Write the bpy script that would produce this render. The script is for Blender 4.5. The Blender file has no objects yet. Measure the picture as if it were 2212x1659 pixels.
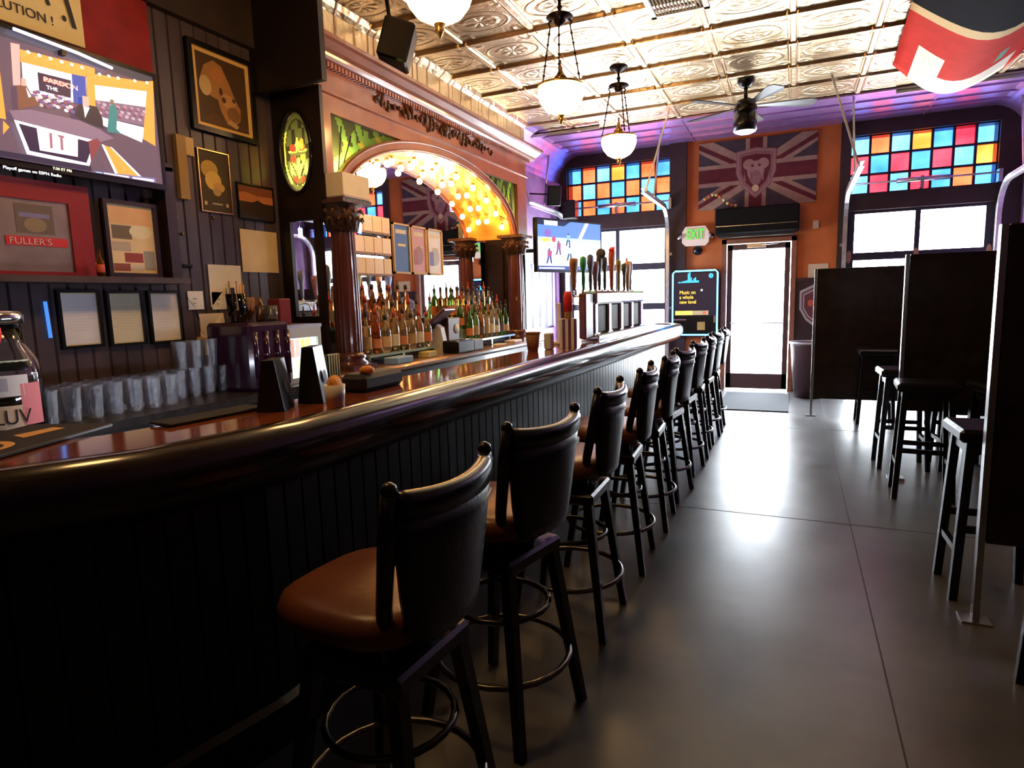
import bpy, math, random
from mathutils import Vector, Matrix
random.seed(7)
C = bpy.context.scene.collection
PI = math.pi
sin, cos = math.sin, math.cos
V = Vector
# ------------------------------------------------------------------ camera
FPX, YAW, PIT, ROL, CH = 1360.0, math.radians(24.2), math.radians(7.7), math.radians(-1.55), 1.42
_f = V((-sin(YAW), cos(YAW), 0)); _r = V((cos(YAW), sin(YAW), 0)); _u = V((0, 0, 1))
CF = _f*cos(PIT) - _u*sin(PIT); _u2 = _u*cos(PIT) + _f*sin(PIT)
CR = _r*cos(ROL) + _u2*sin(ROL); CU = _u2*cos(ROL) - _r*sin(ROL)
def at(px, py, ax, c):
    """world point seen at photo pixel on the plane  axis ax = c (used to measure the room)"""
    d = CF + CR*((px-1106)/FPX) - CU*((py-829.5)/FPX)
    o = V((0, 0, CH)); t = (c-o[ax])/d[ax]
    return o + d*t
cam = bpy.data.cameras.new('camera'); co = bpy.data.objects.new('camera', cam); C.objects.link(co)
cam.lens = 36*FPX/2212; cam.sensor_width = 36; cam.clip_start = .05
co.matrix_world = Matrix(((CR.x, CU.x, -CF.x, 0), (CR.y, CU.y, -CF.y, 0), (CR.z, CU.z, -CF.z, CH), (0, 0, 0, 1)))
bpy.context.scene.camera = co

# ------------------------------------------------------------------ materials
MT = {}
def mat(name, col=(.5, .5, .5), rough=.5, metal=0, emit=None, es=1, noise=0, nscale=8, bump=0, bscale=40, trans=0, ior=1.45, coat=0, stretch=None, spec=None, alpha=1):
    if name in MT: return MT[name]
    m = bpy.data.materials.new(name); m.use_nodes = True; nt = m.node_tree; N = nt.nodes; L = nt.links
    b = N['Principled BSDF']
    b.inputs['Base Color'].default_value = (*col, 1); b.inputs['Roughness'].default_value = rough; b.inputs['Metallic'].default_value = metal
    b.inputs['Transmission Weight'].default_value = trans; b.inputs['IOR'].default_value = ior; b.inputs['Coat Weight'].default_value = coat
    b.inputs['Coat Roughness'].default_value = .08; b.inputs['Alpha'].default_value = alpha
    if spec is not None: b.inputs['Specular IOR Level'].default_value = spec
    if emit: b.inputs['Emission Color'].default_value = (*emit, 1); b.inputs['Emission Strength'].default_value = es
    if noise or bump:
        tc = N.new('ShaderNodeTexCoord'); mp = N.new('ShaderNodeMapping'); L.new(tc.outputs['Object'], mp.inputs[0])
        if stretch: mp.inputs['Scale'].default_value = stretch
        if noise:
            n = N.new('ShaderNodeTexNoise'); n.inputs['Scale'].default_value = nscale; n.inputs['Detail'].default_value = 5; L.new(mp.outputs[0], n.inputs[0])
            r = N.new('ShaderNodeValToRGB'); r.color_ramp.elements[0].position = .3; r.color_ramp.elements[1].position = .72
            r.color_ramp.elements[0].color = (*[c*(1-noise) for c in col], 1); r.color_ramp.elements[1].color = (*[min(1, c*(1+noise)) for c in col], 1)
            L.new(n.outputs[0], r.inputs[0]); L.new(r.outputs[0], b.inputs['Base Color'])
        if bump:
            n2 = N.new('ShaderNodeTexNoise'); n2.inputs['Scale'].default_value = bscale; n2.inputs['Detail'].default_value = 3; L.new(mp.outputs[0], n2.inputs[0])
            bp = N.new('ShaderNodeBump'); bp.inputs['Strength'].default_value = bump; bp.inputs['Distance'].default_value = .01; L.new(n2.outputs[0], bp.inputs['Height']); L.new(bp.outputs[0], b.inputs['Normal'])
    MT[name] = m; return m
def flat(col, rough=.6): 
    return mat('paint_%d_%d_%d_%d' % (*[int(c*255) for c in col], int(rough*100)), col, rough, noise=.08, nscale=6)
def glow(col, s=1):
    return mat('glow_%d_%d_%d_%d' % (*[int(c*255) for c in col], int(s*100)), (0, 0, 0), .4, emit=col, es=s)
def tint(name, col, rough=False):
    """coloured window glass: tints the light that passes, with a faint gloss"""
    if name in MT: return MT[name]
    m = bpy.data.materials.new(name); m.use_nodes = True; nt = m.node_tree; N = nt.nodes; L = nt.links; N.clear()
    o = N.new('ShaderNodeOutputMaterial'); t = N.new('ShaderNodeBsdfTransparent'); g = N.new('ShaderNodeBsdfGlossy'); mx = N.new('ShaderNodeMixShader')
    g.inputs['Roughness'].default_value = .05; mx.inputs[0].default_value = .05
    tc = N.new('ShaderNodeTexCoord'); n = N.new('ShaderNodeTexNoise'); n.inputs['Scale'].default_value = 2.5; L.new(tc.outputs['Object'], n.inputs[0])
    r = N.new('ShaderNodeValToRGB'); r.color_ramp.elements[0].position = .35; r.color_ramp.elements[1].position = .68
    r.color_ramp.elements[0].color = (*[c*.75 for c in col], 1); r.color_ramp.elements[1].color = (*[min(1, c*1.35+.004) for c in col], 1)
    L.new(n.outputs[0], r.inputs[0]); L.new(r.outputs[0], t.inputs[0]); L.new(t.outputs[0], mx.inputs[1]); L.new(g.outputs[0], mx.inputs[2]); L.new(mx.outputs[0], o.inputs[0])
    MT[name] = m; return m
BLK = mat('black_lacquer', (.006, .0055, .0055), .26, bump=.05, bscale=30)
BLKM = mat('black_matte', (.012, .012, .013), .6, noise=.2)
DARKWOOD = mat('dark_stained_wood', (.03, .014, .010), .3, noise=.35, nscale=3, stretch=(1, 1, 8), coat=.2)
RAILWOOD = mat('bar_rail_wood', (.02, .012, .012), .2, noise=.3, nscale=5, stretch=(4, .5, 4), coat=.5)
BARWOOD = mat('bar_top_mahogany', (.30, .075, .028), .13, noise=.35, nscale=3, stretch=(9, .6, 1), coat=1)
MAHOG = mat('mahogany', (.36, .11, .05), .3, noise=.25, nscale=4, stretch=(4, 1, 1), coat=.4)
MAHOGC = mat('mahogany_column', (.10, .024, .014), .3, noise=.3, nscale=4, stretch=(6, 6, .6), coat=.5)
CARV = mat('carved_wood', (.10, .04, .02), .5, noise=.5, nscale=40, bump=.8, bscale=60)
CHROME = mat('chrome', (.75, .76, .78), .16, 1)
STEEL = mat('brushed_steel', (.5, .5, .52), .3, 1, noise=.1)
GALV = mat('galvanised_steel', (.72, .72, .74), .35, .9, noise=.15, nscale=20)
BRONZE = mat('dark_bronze', (.035, .022, .014), .4, .8, noise=.2)
BRASS = mat('brass', (.75, .48, .16), .25, 1)
WHITE = mat('white_paper', (.82, .82, .80), .7, noise=.04)
CREAM = mat('cream_card', (.80, .66, .42), .7, noise=.05)
CLOTHW = flat((.8, .78, .74))
GLASS = mat('clear_glass', (1, 1, 1), .03, trans=1, ior=1.45)
MIRROR = mat('mirror_silver', (.92, .93, .94), .015, 1)
SEATV = mat('tan_vinyl', (.14, .042, .020), .34, noise=.15, bump=.1, bscale=60)
VINYLB = mat('black_vinyl', (.007, .0065, .0065), .34, bump=.12, bscale=70)

# ------------------------------------------------------------------ mesh builder
class MB:
    def __init__(s): s.v = []; s.f = []; s.m = []; s.sm = []; s.M = Matrix(); s.mi = 0
    def add(s, vs, fs, smooth=False):
        k = len(s.v); s.v += [tuple(s.M @ V(p)) for p in vs]
        for f in fs: s.f.append(tuple(i+k for i in f)); s.m.append(s.mi); s.sm.append(smooth)
        return s
    def box(s, a, b):
        x0, y0, z0 = a; x1, y1, z1 = b
        return s.add([(x0, y0, z0), (x1, y0, z0), (x1, y1, z0), (x0, y1, z0), (x0, y0, z1), (x1, y0, z1), (x1, y1, z1), (x0, y1, z1)],
                     [(0, 3, 2, 1), (4, 5, 6, 7), (0, 1, 5, 4), (1, 2, 6, 5), (2, 3, 7, 6), (3, 0, 4, 7)])
    def bbox(s, c, d, r=.01):
        """box with chamfered edges, centre c, size d"""
        hx, hy, hz = d[0]/2, d[1]/2, d[2]/2; r = min(r, hx*.49, hy*.49, hz*.49); vs = []
        for sx in (-1, 1):
            for sy in (-1, 1):
                for sz in (-1, 1):
                    vs += [(c[0]+sx*(hx-r), c[1]+sy*(hy-r), c[2]+sz*hz), (c[0]+sx*(hx-r), c[1]+sy*hy, c[2]+sz*(hz-r)), (c[0]+sx*hx, c[1]+sy*(hy-r), c[2]+sz*(hz-r))]
        def i(sx, sy, sz, k): return ((sx > 0)*4+(sy > 0)*2+(sz > 0))*3+k
        fs = []
        for q in (-1, 1):
            fs.append([i(-1, -1, q, 0), i(1, -1, q, 0), i(1, 1, q, 0), i(-1, 1, q, 0)])
            fs.append([i(-1, q, -1, 1), i(1, q, -1, 1), i(1, q, 1, 1), i(-1, q, 1, 1)])
            fs.append([i(q, -1, -1, 2), i(q, 1, -1, 2), i(q, 1, 1, 2), i(q, -1, 1, 2)])
        for a in (-1, 1):
            for b in (-1, 1):
                fs.append([i(-1, a, b, 0), i(1, a, b, 0), i(1, a, b, 1), i(-1, a, b, 1)])
                fs.append([i(a, -1, b, 0), i(a, 1, b, 0), i(a, 1, b, 2), i(a, -1, b, 2)])
                fs.append([i(a, b, -1, 1), i(a, b, 1, 1), i(a, b, 1, 2), i(a, b, -1, 2)])
                for e in (-1, 1): fs.append([i(a, b, e, 0), i(a, b, e, 1), i(a, b, e, 2)])
        return s.add(vs, fs)
    def tube(s, pts, r, n=8, cap=True, sq=False):
        """tube along points; r number or list"""
        pts = [V(p) for p in pts]; k = len(pts); rs = r if isinstance(r, (list, tuple)) else [r]*k
        vs = []; fs = []; up = None
        for j, p in enumerate(pts):
            t = (pts[min(j+1, k-1)]-pts[max(j-1, 0)]).normalized()
            if up is None: up = V((0, 0, 1)) if abs(t.z) < .9 else V((0, 1, 0))
            a = t.cross(up).normalized(); b = a.cross(t).normalized(); up = b
            for q in range(n):
                an = 2*PI*q/n + (PI/4 if n == 4 else 0); vs.append(p+(a*cos(an)+b*sin(an))*rs[j])
        for j in range(k-1):
            for q in range(n): fs.append((j*n+q, j*n+(q+1) % n, (j+1)*n+(q+1) % n, (j+1)*n+q))
        if cap: fs.append(tuple(range(n))[::-1]); fs.append(tuple((k-1)*n+q for q in range(n)))
        return s.add(vs, fs, n > 4)
    def ring(s, c, R, r, n=24, k=6, ax=2):
        vs = []; fs = []
        for i in range(n):
            a = 2*PI*i/n
            for j in range(k):
                b = 2*PI*j/k; p = [(R+r*cos(b))*cos(a), (R+r*cos(b))*sin(a), r*sin(b)]
                if ax == 0: p = [p[2], p[0], p[1]]
                if ax == 1: p = [p[0], p[2], p[1]]
                vs.append((c[0]+p[0], c[1]+p[1], c[2]+p[2]))
        for i in range(n):
            for j in range(k): fs.append((i*k+j, ((i+1) % n)*k+j, ((i+1) % n)*k+(j+1) % k, i*k+(j+1) % k))
        return s.add(vs, fs, True)
    def lathe(s, prof, c=(0, 0, 0), n=16, sx=1, sy=1):
        vs = []; fs = []; k = len(prof)
        for r, z in prof:
            for q in range(n): a = 2*PI*q/n; vs.append((c[0]+r*cos(a)*sx, c[1]+r*sin(a)*sy, c[2]+z))
        for j in range(k-1):
            for q in range(n): fs.append((j*n+q, j*n+(q+1) % n, (j+1)*n+(q+1) % n, (j+1)*n+q))
        if prof[0][0] > 1e-4: fs.append(tuple(range(n))[::-1])
        if prof[-1][0] > 1e-4: fs.append(tuple((k-1)*n+q for q in range(n)))
        return s.add(vs, fs, True)
    def prism(s, poly, o, u, v, n, d):
        """2D polygon on frame (o,u,v), extruded by d along n"""
        o, u, v, n = V(o), V(u), V(v), V(n); k = len(poly)
        a = [o+u*p[0]+v*p[1] for p in poly]; b = [p+n*d for p in a]
        return s.add(a+b, [tuple(range(k))[::-1], tuple(range(k, 2*k))]+[(i, (i+1) % k, k+(i+1) % k, k+i) for i in range(k)])
    def face(s, pts): return s.add(pts, [tuple(range(len(pts)))])
    def sweep(s, path, prof, closed=False):
        """profile (a,b) swept along a path of frames (p, A, B)"""
        k = len(prof); vs = []; fs = []
        for p, A, B in path:
            for a, b in prof: vs.append(V(p)+V(A)*a+V(B)*b)
        m = len(path)
        for j in range(m-1):
            for q in range(k): fs.append((j*k+q, j*k+(q+1) % k, (j+1)*k+(q+1) % k, (j+1)*k+q))
        fs.append(tuple(range(k))[::-1]); fs.append(tuple((m-1)*k+q for q in range(k)))
        return s.add(vs, fs)
    def build(s, name, mats, parent=None, loc=None, rz=0, bevel=0, sub=0):
        me = bpy.data.meshes.new(name); me.from_pydata([tuple(p) for p in s.v], [], s.f)
        for m in (mats if isinstance(mats, (list, tuple)) else [mats]): me.materials.append(m)
        me.polygons.foreach_set('material_index', s.m); me.polygons.foreach_set('use_smooth', s.sm)
        import bmesh
        bm = bmesh.new(); bm.from_mesh(me); bmesh.ops.recalc_face_normals(bm, faces=bm.faces); bm.to_mesh(me); bm.free()
        o = bpy.data.objects.new(name, me); C.objects.link(o)
        if parent: o.parent = parent
        if loc is not None: o.location = loc
        o.rotation_euler.z = rz
        if bevel:
            b = o.modifiers.new('b', 'BEVEL'); b.width = bevel; b.segments = 2; b.limit_method = 'ANGLE'
        if sub: q = o.modifiers.new('s', 'SUBSURF'); q.levels = sub; q.render_levels = sub
        return o
def tag(o, label, cat, group=None):
    o['label'] = label; o['category'] = cat
    if group: o['group'] = group
    return o
def struct(o, label=None):
    o['kind'] = 'structure'
    if label: o['label'] = label
    return o
def thing(name, label, cat, loc=(0, 0, 0), rz=0, group=None):
    o = bpy.data.objects.new(name, None); C.objects.link(o); o.location = loc; o.rotation_euler.z = rz; o.empty_display_size = .1
    return tag(o, label, cat, group)
def dup(root, loc, rz=None, label=None, group=None):
    r = root.copy(); C.objects.link(r); r.location = loc
    if rz is not None: r.rotation_euler.z = rz
    if label: r['label'] = label
    if group: r['group'] = group
    for ch in list(root.children):
        c = ch.copy(); C.objects.link(c); c.parent = r
        for g in ch.children: d = g.copy(); C.objects.link(d); d.parent = c
    return r
def text(name, body, size, loc, u, v, m, parent=None, align='LEFT', sx=1.0, ext=.001, shear=0):
    cu = bpy.data.curves.new(name, 'FONT'); cu.body = body; cu.size = size; cu.extrude = ext; cu.align_x = align; cu.space_character = 1.0; cu.shear = shear
    cu.materials.append(m); o = bpy.data.objects.new(name, cu); C.objects.link(o)
    u = V(u).normalized(); v = V(v).normalized(); n = u.cross(v)
    o.matrix_world = Matrix(((u.x*sx, v.x, n.x, loc[0]), (u.y*sx, v.y, n.y, loc[1]), (u.z*sx, v.z, n.z, loc[2]), (0, 0, 0, 1)))
    mw = o.matrix_world.copy(); me = bpy.data.meshes.new_from_object(o.evaluated_get(bpy.context.evaluated_depsgraph_get())); me.name = name
    bpy.data.objects.remove(o); o = bpy.data.objects.new(name, me); C.objects.link(o)
    if not me.materials: me.materials.append(m)
    o.matrix_world = mw
    if parent: o.parent = parent
    return o
X, Y, Z = V((1, 0, 0)), V((0, 1, 0)), V((0, 0, 1))
class Pic:
    """flat printed / lit picture made of coloured patches on the rectangle (o, u*w, v*h); coordinates 0..1"""
    def __init__(s, o, u, v, w, h, eps=.0006):
        s.o, s.u, s.v, s.w, s.h = V(o), V(u), V(v), w, h; s.n = s.u.cross(s.v); s.mb = MB(); s.ms = []; s.k = 0; s.eps = eps
    def poly(s, pts, m, layer=None):
        if m not in s.ms: s.ms.append(m)
        s.k += 1; d = (layer if layer is not None else s.k)*s.eps*.12+s.eps*.2
        s.mb.mi = s.ms.index(m)
        s.mb.face([s.o+s.u*(a*s.w)+s.v*(b*s.h)+s.n*d for a, b in pts]); return s
    def rect(s, a, b, c, d, m): return s.poly([(a, b), (c, b), (c, d), (a, d)], m)
    def ell(s, cx, cy, rx, ry, m, n=18, rot=0):
        P = []
        for i in range(n):
            t = 2*PI*i/n; x, y = rx*cos(t), ry*sin(t); P.append((cx+x*cos(rot)-y*sin(rot), cy+x*sin(rot)+y*cos(rot)))
        return s.poly(P, m)
    def build(s, name, parent=None): return s.mb.build(name, s.ms, parent)

# ------------------------------------------------------------------ room numbers (metres)
YF = 9.8; ZC = 3.62; XL = -3.5; XW = -3.2; XR = 2.5; YB = -4.0; YP = 3.4   # far wall, ceiling, left wall, panelled wall, right wall, rear wall, bar-back end panel
# floor
def floor_mat():
    m = mat('worn_concrete', (.105, .105, .108), .36, noise=.28, nscale=2.1, bump=.04, bscale=14)
    nt = m.node_tree; N = nt.nodes; L = nt.links; b = N['Principled BSDF']
    tc = N.new('ShaderNodeTexCoord'); n = N.new('ShaderNodeTexNoise'); n.inputs['Scale'].default_value = 2.2; n.inputs['Detail'].default_value = 6; L.new(tc.outputs['Object'], n.inputs[0])
    r = N.new('ShaderNodeMapRange'); r.inputs[1].default_value = .1; r.inputs[2].default_value = .9; r.inputs[3].default_value = .24; r.inputs[4].default_value = .42
    L.new(n.outputs[0], r.inputs[0]); L.new(r.outputs[0], b.inputs['Roughness'])
    return m
f = MB(); f.box((XL-.3, YB-.2, -.2), (XR+.3, YF+.4, 0)); struct(f.build('floor', floor_mat()), 'worn grey concrete floor')
j = MB()
for x in (.35,): j.box((x-.003, YB, 0), (x+.003, YF, .0008))
for y in (-1.6, 1.3, 4.2, 7.1): j.box((-1.3, y-.003, 0), (XR, y+.003, .0008))
struct(j.build('trim_1', flat((.05, .05, .05), .8)), 'dark control joints cut in the concrete floor')
# ceiling: pressed tin
TP = .655; TX0 = -.08; TY0 = 5.82
def tin():
    m = mat('pressed_tin', (.62, .52, .40), .32, .85); nt = m.node_tree; N = nt.nodes; L = nt.links; b = N['Principled BSDF']
    tc = N.new('ShaderNodeTexCoord'); sp = N.new('ShaderNodeSeparateXYZ'); L.new(tc.outputs['Object'], sp.inputs[0])
    def mth(op, a, bb=None, c=None):
        q = N.new('ShaderNodeMath'); q.operation = op
        for i, w in enumerate((a, bb, c)):
            if w is None: continue
            if isinstance(w, (int, float)): q.inputs[i].default_value = w
            else: L.new(w, q.inputs[i])
        return q.outputs[0]
    def cell(o, off): return mth('SUBTRACT', mth('FRACT', mth('DIVIDE', mth('SUBTRACT', o, off), TP)), .5)
    cx = cell(sp.outputs[0], TX0); cy = cell(sp.outputs[1], TY0)
    r1 = mth('SQRT', mth('ADD', mth('POWER', mth('DIVIDE', cx, .40), 2), mth('POWER', mth('DIVIDE', cy, .27), 2)))
    def bumpat(v, c, w): # smooth ridge
        return mth('MAXIMUM', mth('SUBTRACT', 1, mth('DIVIDE', mth('ABSOLUTE', mth('SUBTRACT', v, c)), w)), 0)
    ring = mth('ADD', bumpat(r1, .92, .07), mth('MULTIPLY', bumpat(r1, .55, .12), .7))
    ang = mth('ARCTAN2', cy, cx)
    pet = mth('MULTIPLY', mth('MULTIPLY', mth('ABSOLUTE', mth('SINE', mth('MULTIPLY', ang, 4))), bumpat(r1, .35, .3)), 1.2)
    ax = mth('ABSOLUTE', cx); ay = mth('ABSOLUTE', cy)
    d2 = mth('SQRT', mth('ADD', mth('POWER', mth('SUBTRACT', ax, .36), 2), mth('POWER', mth('SUBTRACT', ay, .36), 2)))
    corn = bumpat(d2, .06, .05)
    edge = mth('MAXIMUM', bumpat(ax, .44, .02), bumpat(ay, .44, .02))
    n = N.new('ShaderNodeTexNoise'); n.inputs['Scale'].default_value = 26; n.inputs['Detail'].default_value = 4; L.new(tc.outputs['Object'], n.inputs[0])
    n3 = N.new('ShaderNodeTexNoise'); n3.inputs['Scale'].default_value = 3.2; n3.inputs['Detail'].default_value = 2; L.new(tc.outputs['Object'], n3.inputs[0])
    flat_far = mth('LESS_THAN', sp.outputs[1], 8.42)          # plain filler strips near the street wall
    h = mth('MULTIPLY', mth('ADD', mth('ADD', mth('ADD', ring, pet), corn), edge), flat_far)
    h = mth('ADD', mth('ADD', h, mth('MULTIPLY', n.outputs[0], .8)), mth('MULTIPLY', n3.outputs[0], 1.5))
    bp = N.new('ShaderNodeBump'); bp.inputs['Strength'].default_value = .55; bp.inputs['Distance'].default_value = .012; L.new(h, bp.inputs['Height']); L.new(bp.outputs[0], b.inputs['Normal'])
    rr = N.new('ShaderNodeValToRGB'); rr.color_ramp.elements[0].position = .3; rr.color_ramp.elements[1].position = .7
    rr.color_ramp.elements[0].color = (.52, .35, .18, 1); rr.color_ramp.elements[1].color = (.82, .64, .40, 1)
    n4 = N.new('ShaderNodeTexNoise'); n4.inputs['Scale'].default_value = 2; L.new(tc.outputs['Object'], n4.inputs[0]); L.new(n4.outputs[0], rr.inputs[0]); L.new(rr.outputs[0], b.inputs['Base Color'])
    return m
TIN = tin()
c = MB(); c.box((XL-.3, YB-.2, ZC), (XR+.3, YF+.4, ZC+.2))
k = -14
while True:
    y = TY0+k*TP; k += 1
    if y > 8.3: break
    if y > YB: c.prism([(-.035, 0), (-.022, -.028), (.022, -.028), (.035, 0)], (XL, y, ZC), Y, Z, X, XR-XL)
for q in range(-5, 5):
    x = TX0+q*TP
    if XL < x < XR: c.prism([(-.03, 0), (-.018, -.016), (.018, -.016), (.03, 0)], (x, YB, ZC), X, Z, Y, 8.42-YB)
struct(c.build('ceiling', TIN), 'pressed tin ceiling')
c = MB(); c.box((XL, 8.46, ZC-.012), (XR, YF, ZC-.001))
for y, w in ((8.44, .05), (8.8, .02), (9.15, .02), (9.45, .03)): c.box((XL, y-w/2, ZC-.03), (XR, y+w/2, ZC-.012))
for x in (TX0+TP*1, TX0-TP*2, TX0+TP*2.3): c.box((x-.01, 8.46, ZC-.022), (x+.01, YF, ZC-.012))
struct(c.build('trim_7', mat('tin_purple_spill', (.50, .30, .66), .3, .6, noise=.15)), 'plain ceiling strips by the street wall, tinted with purple glass light')  # purple light of the stained glass is put into the strip colour
# far (street) wall
ORANGE = mat('orange_plaster', (.62, .17, .04), .6, noise=.18, nscale=3, bump=.15, bscale=30)
PIER = mat('dark_pier_paint', (.035, .018, .02), .5, noise=.2)
OPN = [(-3.36, -1.74), (-.99, 0.0), (.62, 2.24)]
w = MB(); w.box((-1.5, YF, 2.18), (.5, YF+.3, ZC)); w.box((-1.5, YF, 0), (-.99, YF+.3, 2.18)); w.box((0, YF, 1.58), (.5, YF+.3, 2.18))
struct(w.build('wall_far', ORANGE), 'orange plaster wall around the street door')
w = MB(); w.box((0, YF-.02, 0), (.5, YF+.3, 1.58)); w.box((-.0, YF-.035, 1.55), (.5, YF, 1.6))
struct(w.build('trim_2', PIER), 'dark dado beside the street door')
w = MB()
for a, b in ((-1.74, -1.5), (.5, .62)): w.box((a, YF-.06, 0), (b, YF+.3, ZC))
w.box((XL, YF, 0), (-3.36, YF+.3, ZC)); w.box((2.24, YF, 0), (XR, YF+.3, ZC))
for a, b in (OPN[0], OPN[2]): w.box((a, YF-.02, 2.46), (b, YF+.3, 2.68)); w.box((a, YF, 3.43), (b, YF+.3, ZC))
struct(w.build('wall_front_piers', PIER), 'dark piers and lintels of the street wall')
# other walls
DW = mat('dark_brown_wall', (.03, .016, .012), .6, noise=.3)
w = MB()
LW = (7.95, 9.55, .95, 1.95)      # window in the left wall beyond the bar
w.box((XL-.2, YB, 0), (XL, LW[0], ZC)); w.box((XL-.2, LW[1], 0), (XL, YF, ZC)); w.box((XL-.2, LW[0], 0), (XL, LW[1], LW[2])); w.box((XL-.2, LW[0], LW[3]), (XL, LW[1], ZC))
struct(w.build('wall_left', mat('wall_purple_spill', (.34, .17, .42), .5, noise=.2, nscale=5)), 'left wall beyond the bar')  # wall colour holds the purple light spilling from the stained glass
w = MB(); w.box((XR, YB, 0), (XR+.2, YF, ZC)); struct(w.build('wall_right', mat('wall_purple_spill2', (.20, .10, .24), .5, noise=.2, nscale=5)), 'right side wall')
w = MB(); w.box((XL, YB-.2, 0), (XR, YB, ZC)); struct(w.build('wall_rear', DW), 'rear wall')
# pressed-tin soffit above the back bar and coves by the street wall
w = MB(); w.box((XL, YP, 3.2), (XW, 7.7, ZC)); w.prism([(0, 0), (0, .07), (.05, .07), (.03, .03)], (XW, YP, ZC-.07), X, Z, Y, 7.7-YP)
struct(w.build('trim_3', TIN), 'tin clad soffit above the back bar')
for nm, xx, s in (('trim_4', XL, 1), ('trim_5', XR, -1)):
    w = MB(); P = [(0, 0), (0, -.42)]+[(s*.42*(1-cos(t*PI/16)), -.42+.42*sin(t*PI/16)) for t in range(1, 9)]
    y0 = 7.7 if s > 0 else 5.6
    w.prism(P, (xx, y0, ZC), X, Z, Y, YF-y0); struct(w.build(nm, mat('tin_purple_spill', (.50, .30, .66), .3, .6, noise=.15)), 'curved cove tinted with purple glass light')  # cove colour carries the purple cast of the stained panes
# beadboard wall at the near left, real boards
BEAD = mat('beadboard_paint', (.075, .055, .062), .34, noise=.35, nscale=3, stretch=(1, 2, .5))
w = MB(); y = YB; w.box((XL, YB, 0), (XW-.012, YP, ZC))
while y < YP-.01:
    y2 = min(y+.086, YP); w.prism([(0, 0), (.006, .012), (y2-y-.008, .012), (y2-y-.002, 0)], (XW-.012, y, 0), Y, X, Z, ZC-.5); y = y2
struct(w.build('wall_left_panelling', BEAD), 'dark painted beadboard wall behind the near end of the bar')
w = MB(); w.box((XW-.02, YB, ZC-.6), (XW+.05, YP, ZC)); struct(w.build('trim_6', DW), 'dark frieze board above the beadboard')

# ------------------------------------------------------------------ windows and doors
GB = [tint('blue_glass', (.005, .026, .10)), tint('orange_glass', (.16, .011, .002)), tint('red_glass', (.16, .0028, .0056)), tint('amber_glass', (.19, .028, .003)), tint('pale_blue_glass', (.013, .04, .11))]
WGL = tint('plain_glass', (.9, .95, 1))
FRM = mat('window_frame_paint', (.03, .028, .05), .4, noise=.2)
LEAD = mat('leaded_bars', (.012, .012, .03), .45)
def stained(name, x0, x1, z0, z1, cols, rows, pick, lab):
    r = bpy.data.objects.new(name, None); C.objects.link(r); r.location = ((x0+x1)/2, YF+.08, z0); struct(r, lab)
    g = MB(); fr = MB(); ox = (x0+x1)/2; W = x1-x0; H = z1-z0
    for i in range(cols):
        for jn in range(rows):
            g.mi = pick(i, jn); a = x0+W*i/cols-ox; b = x0+W*(i+1)/cols-ox
            g.face([(a, 0, H*jn/rows), (b, 0, H*jn/rows), (b, 0, H*(jn+1)/rows), (a, 0, H*(jn+1)/rows)])
    for i in range(cols+1):
        a = x0+W*i/cols-ox; fr.box((a-.014, -.02, 0), (a+.014, .02, H))
    for jn in range(rows+1):
        a = H*jn/rows; fr.box((-W/2, -.021, a-.014), (W/2, .021, a+.014))
    g.build('stained_pane', GB, r); fr.build('window_frame', LEAD, r)
stained('window_1', -3.36, -1.62-.12, 2.68, 3.43, 7, 3, lambda i, j: [[0, 1, 0, 1, 0, 1, 0], [1, 4, 1, 0, 1, 4, 1], [0, 1, 4, 3, 0, 1, 0]][j][i], 'blue and orange stained glass transom on the left of the street door')
stained('window_2', .62, 2.24, 2.68, 3.43, 7, 3, lambda i, j: [[4, 2, 4, 2, 0, 1, 0], [2, 0, 2, 0, 2, 4, 3], [4, 1, 4, 3, 0, 2, 4]][j][i], 'blue and red stained glass transom on the right of the street door')
def garage(name, x0, x1, lab):
    r = bpy.data.objects.new(name, None); C.objects.link(r); r.location = ((x0+x1)/2, YF+.06, 0); struct(r, lab)
    W = x1-x0; h = W/2; fr = MB(); zz = [0, .62, 1.25, 1.86, 2.46]; T = .085
    for a in (-h, h-T): fr.box((a, -.03, 0), (a+T, .03, 2.46))
    fr.box((-.03, -.028, 0), (.03, .028, 2.46))
    for i, z in enumerate(zz): 
        a = .05 if 0 < i < 4 else .04
        fr.box((-h+.001, -.031, max(0, z-a)), (h-.001, .031, min(2.46, z+a)))
    fr.build('door_frame', FRM, r)
    g = MB(); g.face([(-h+.04, 0, .03), (h-.04, 0, .03), (h-.04, 0, 2.42), (-h+.04, 0, 2.42)]); g.build('glass_pane', WGL, r)
    for z in zz[1:4]:
        for a in (-h+.03, 0, h-.03):
            hg = MB(); hg.prism([(.03*cos(t*PI/6), .085*sin(t*PI/6)) for t in range(12)], (a, -.032, z), X, Z, -Y, .012); hg.build('hinge', mat('hinge_copper', (.5, .25, .2), .45, .6), r)
garage('door_1', -3.36, -1.74, 'glazed sectional garage door left of the street door')
garage('door_2', .62, 2.24, 'glazed sectional garage door right of the street door')
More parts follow.
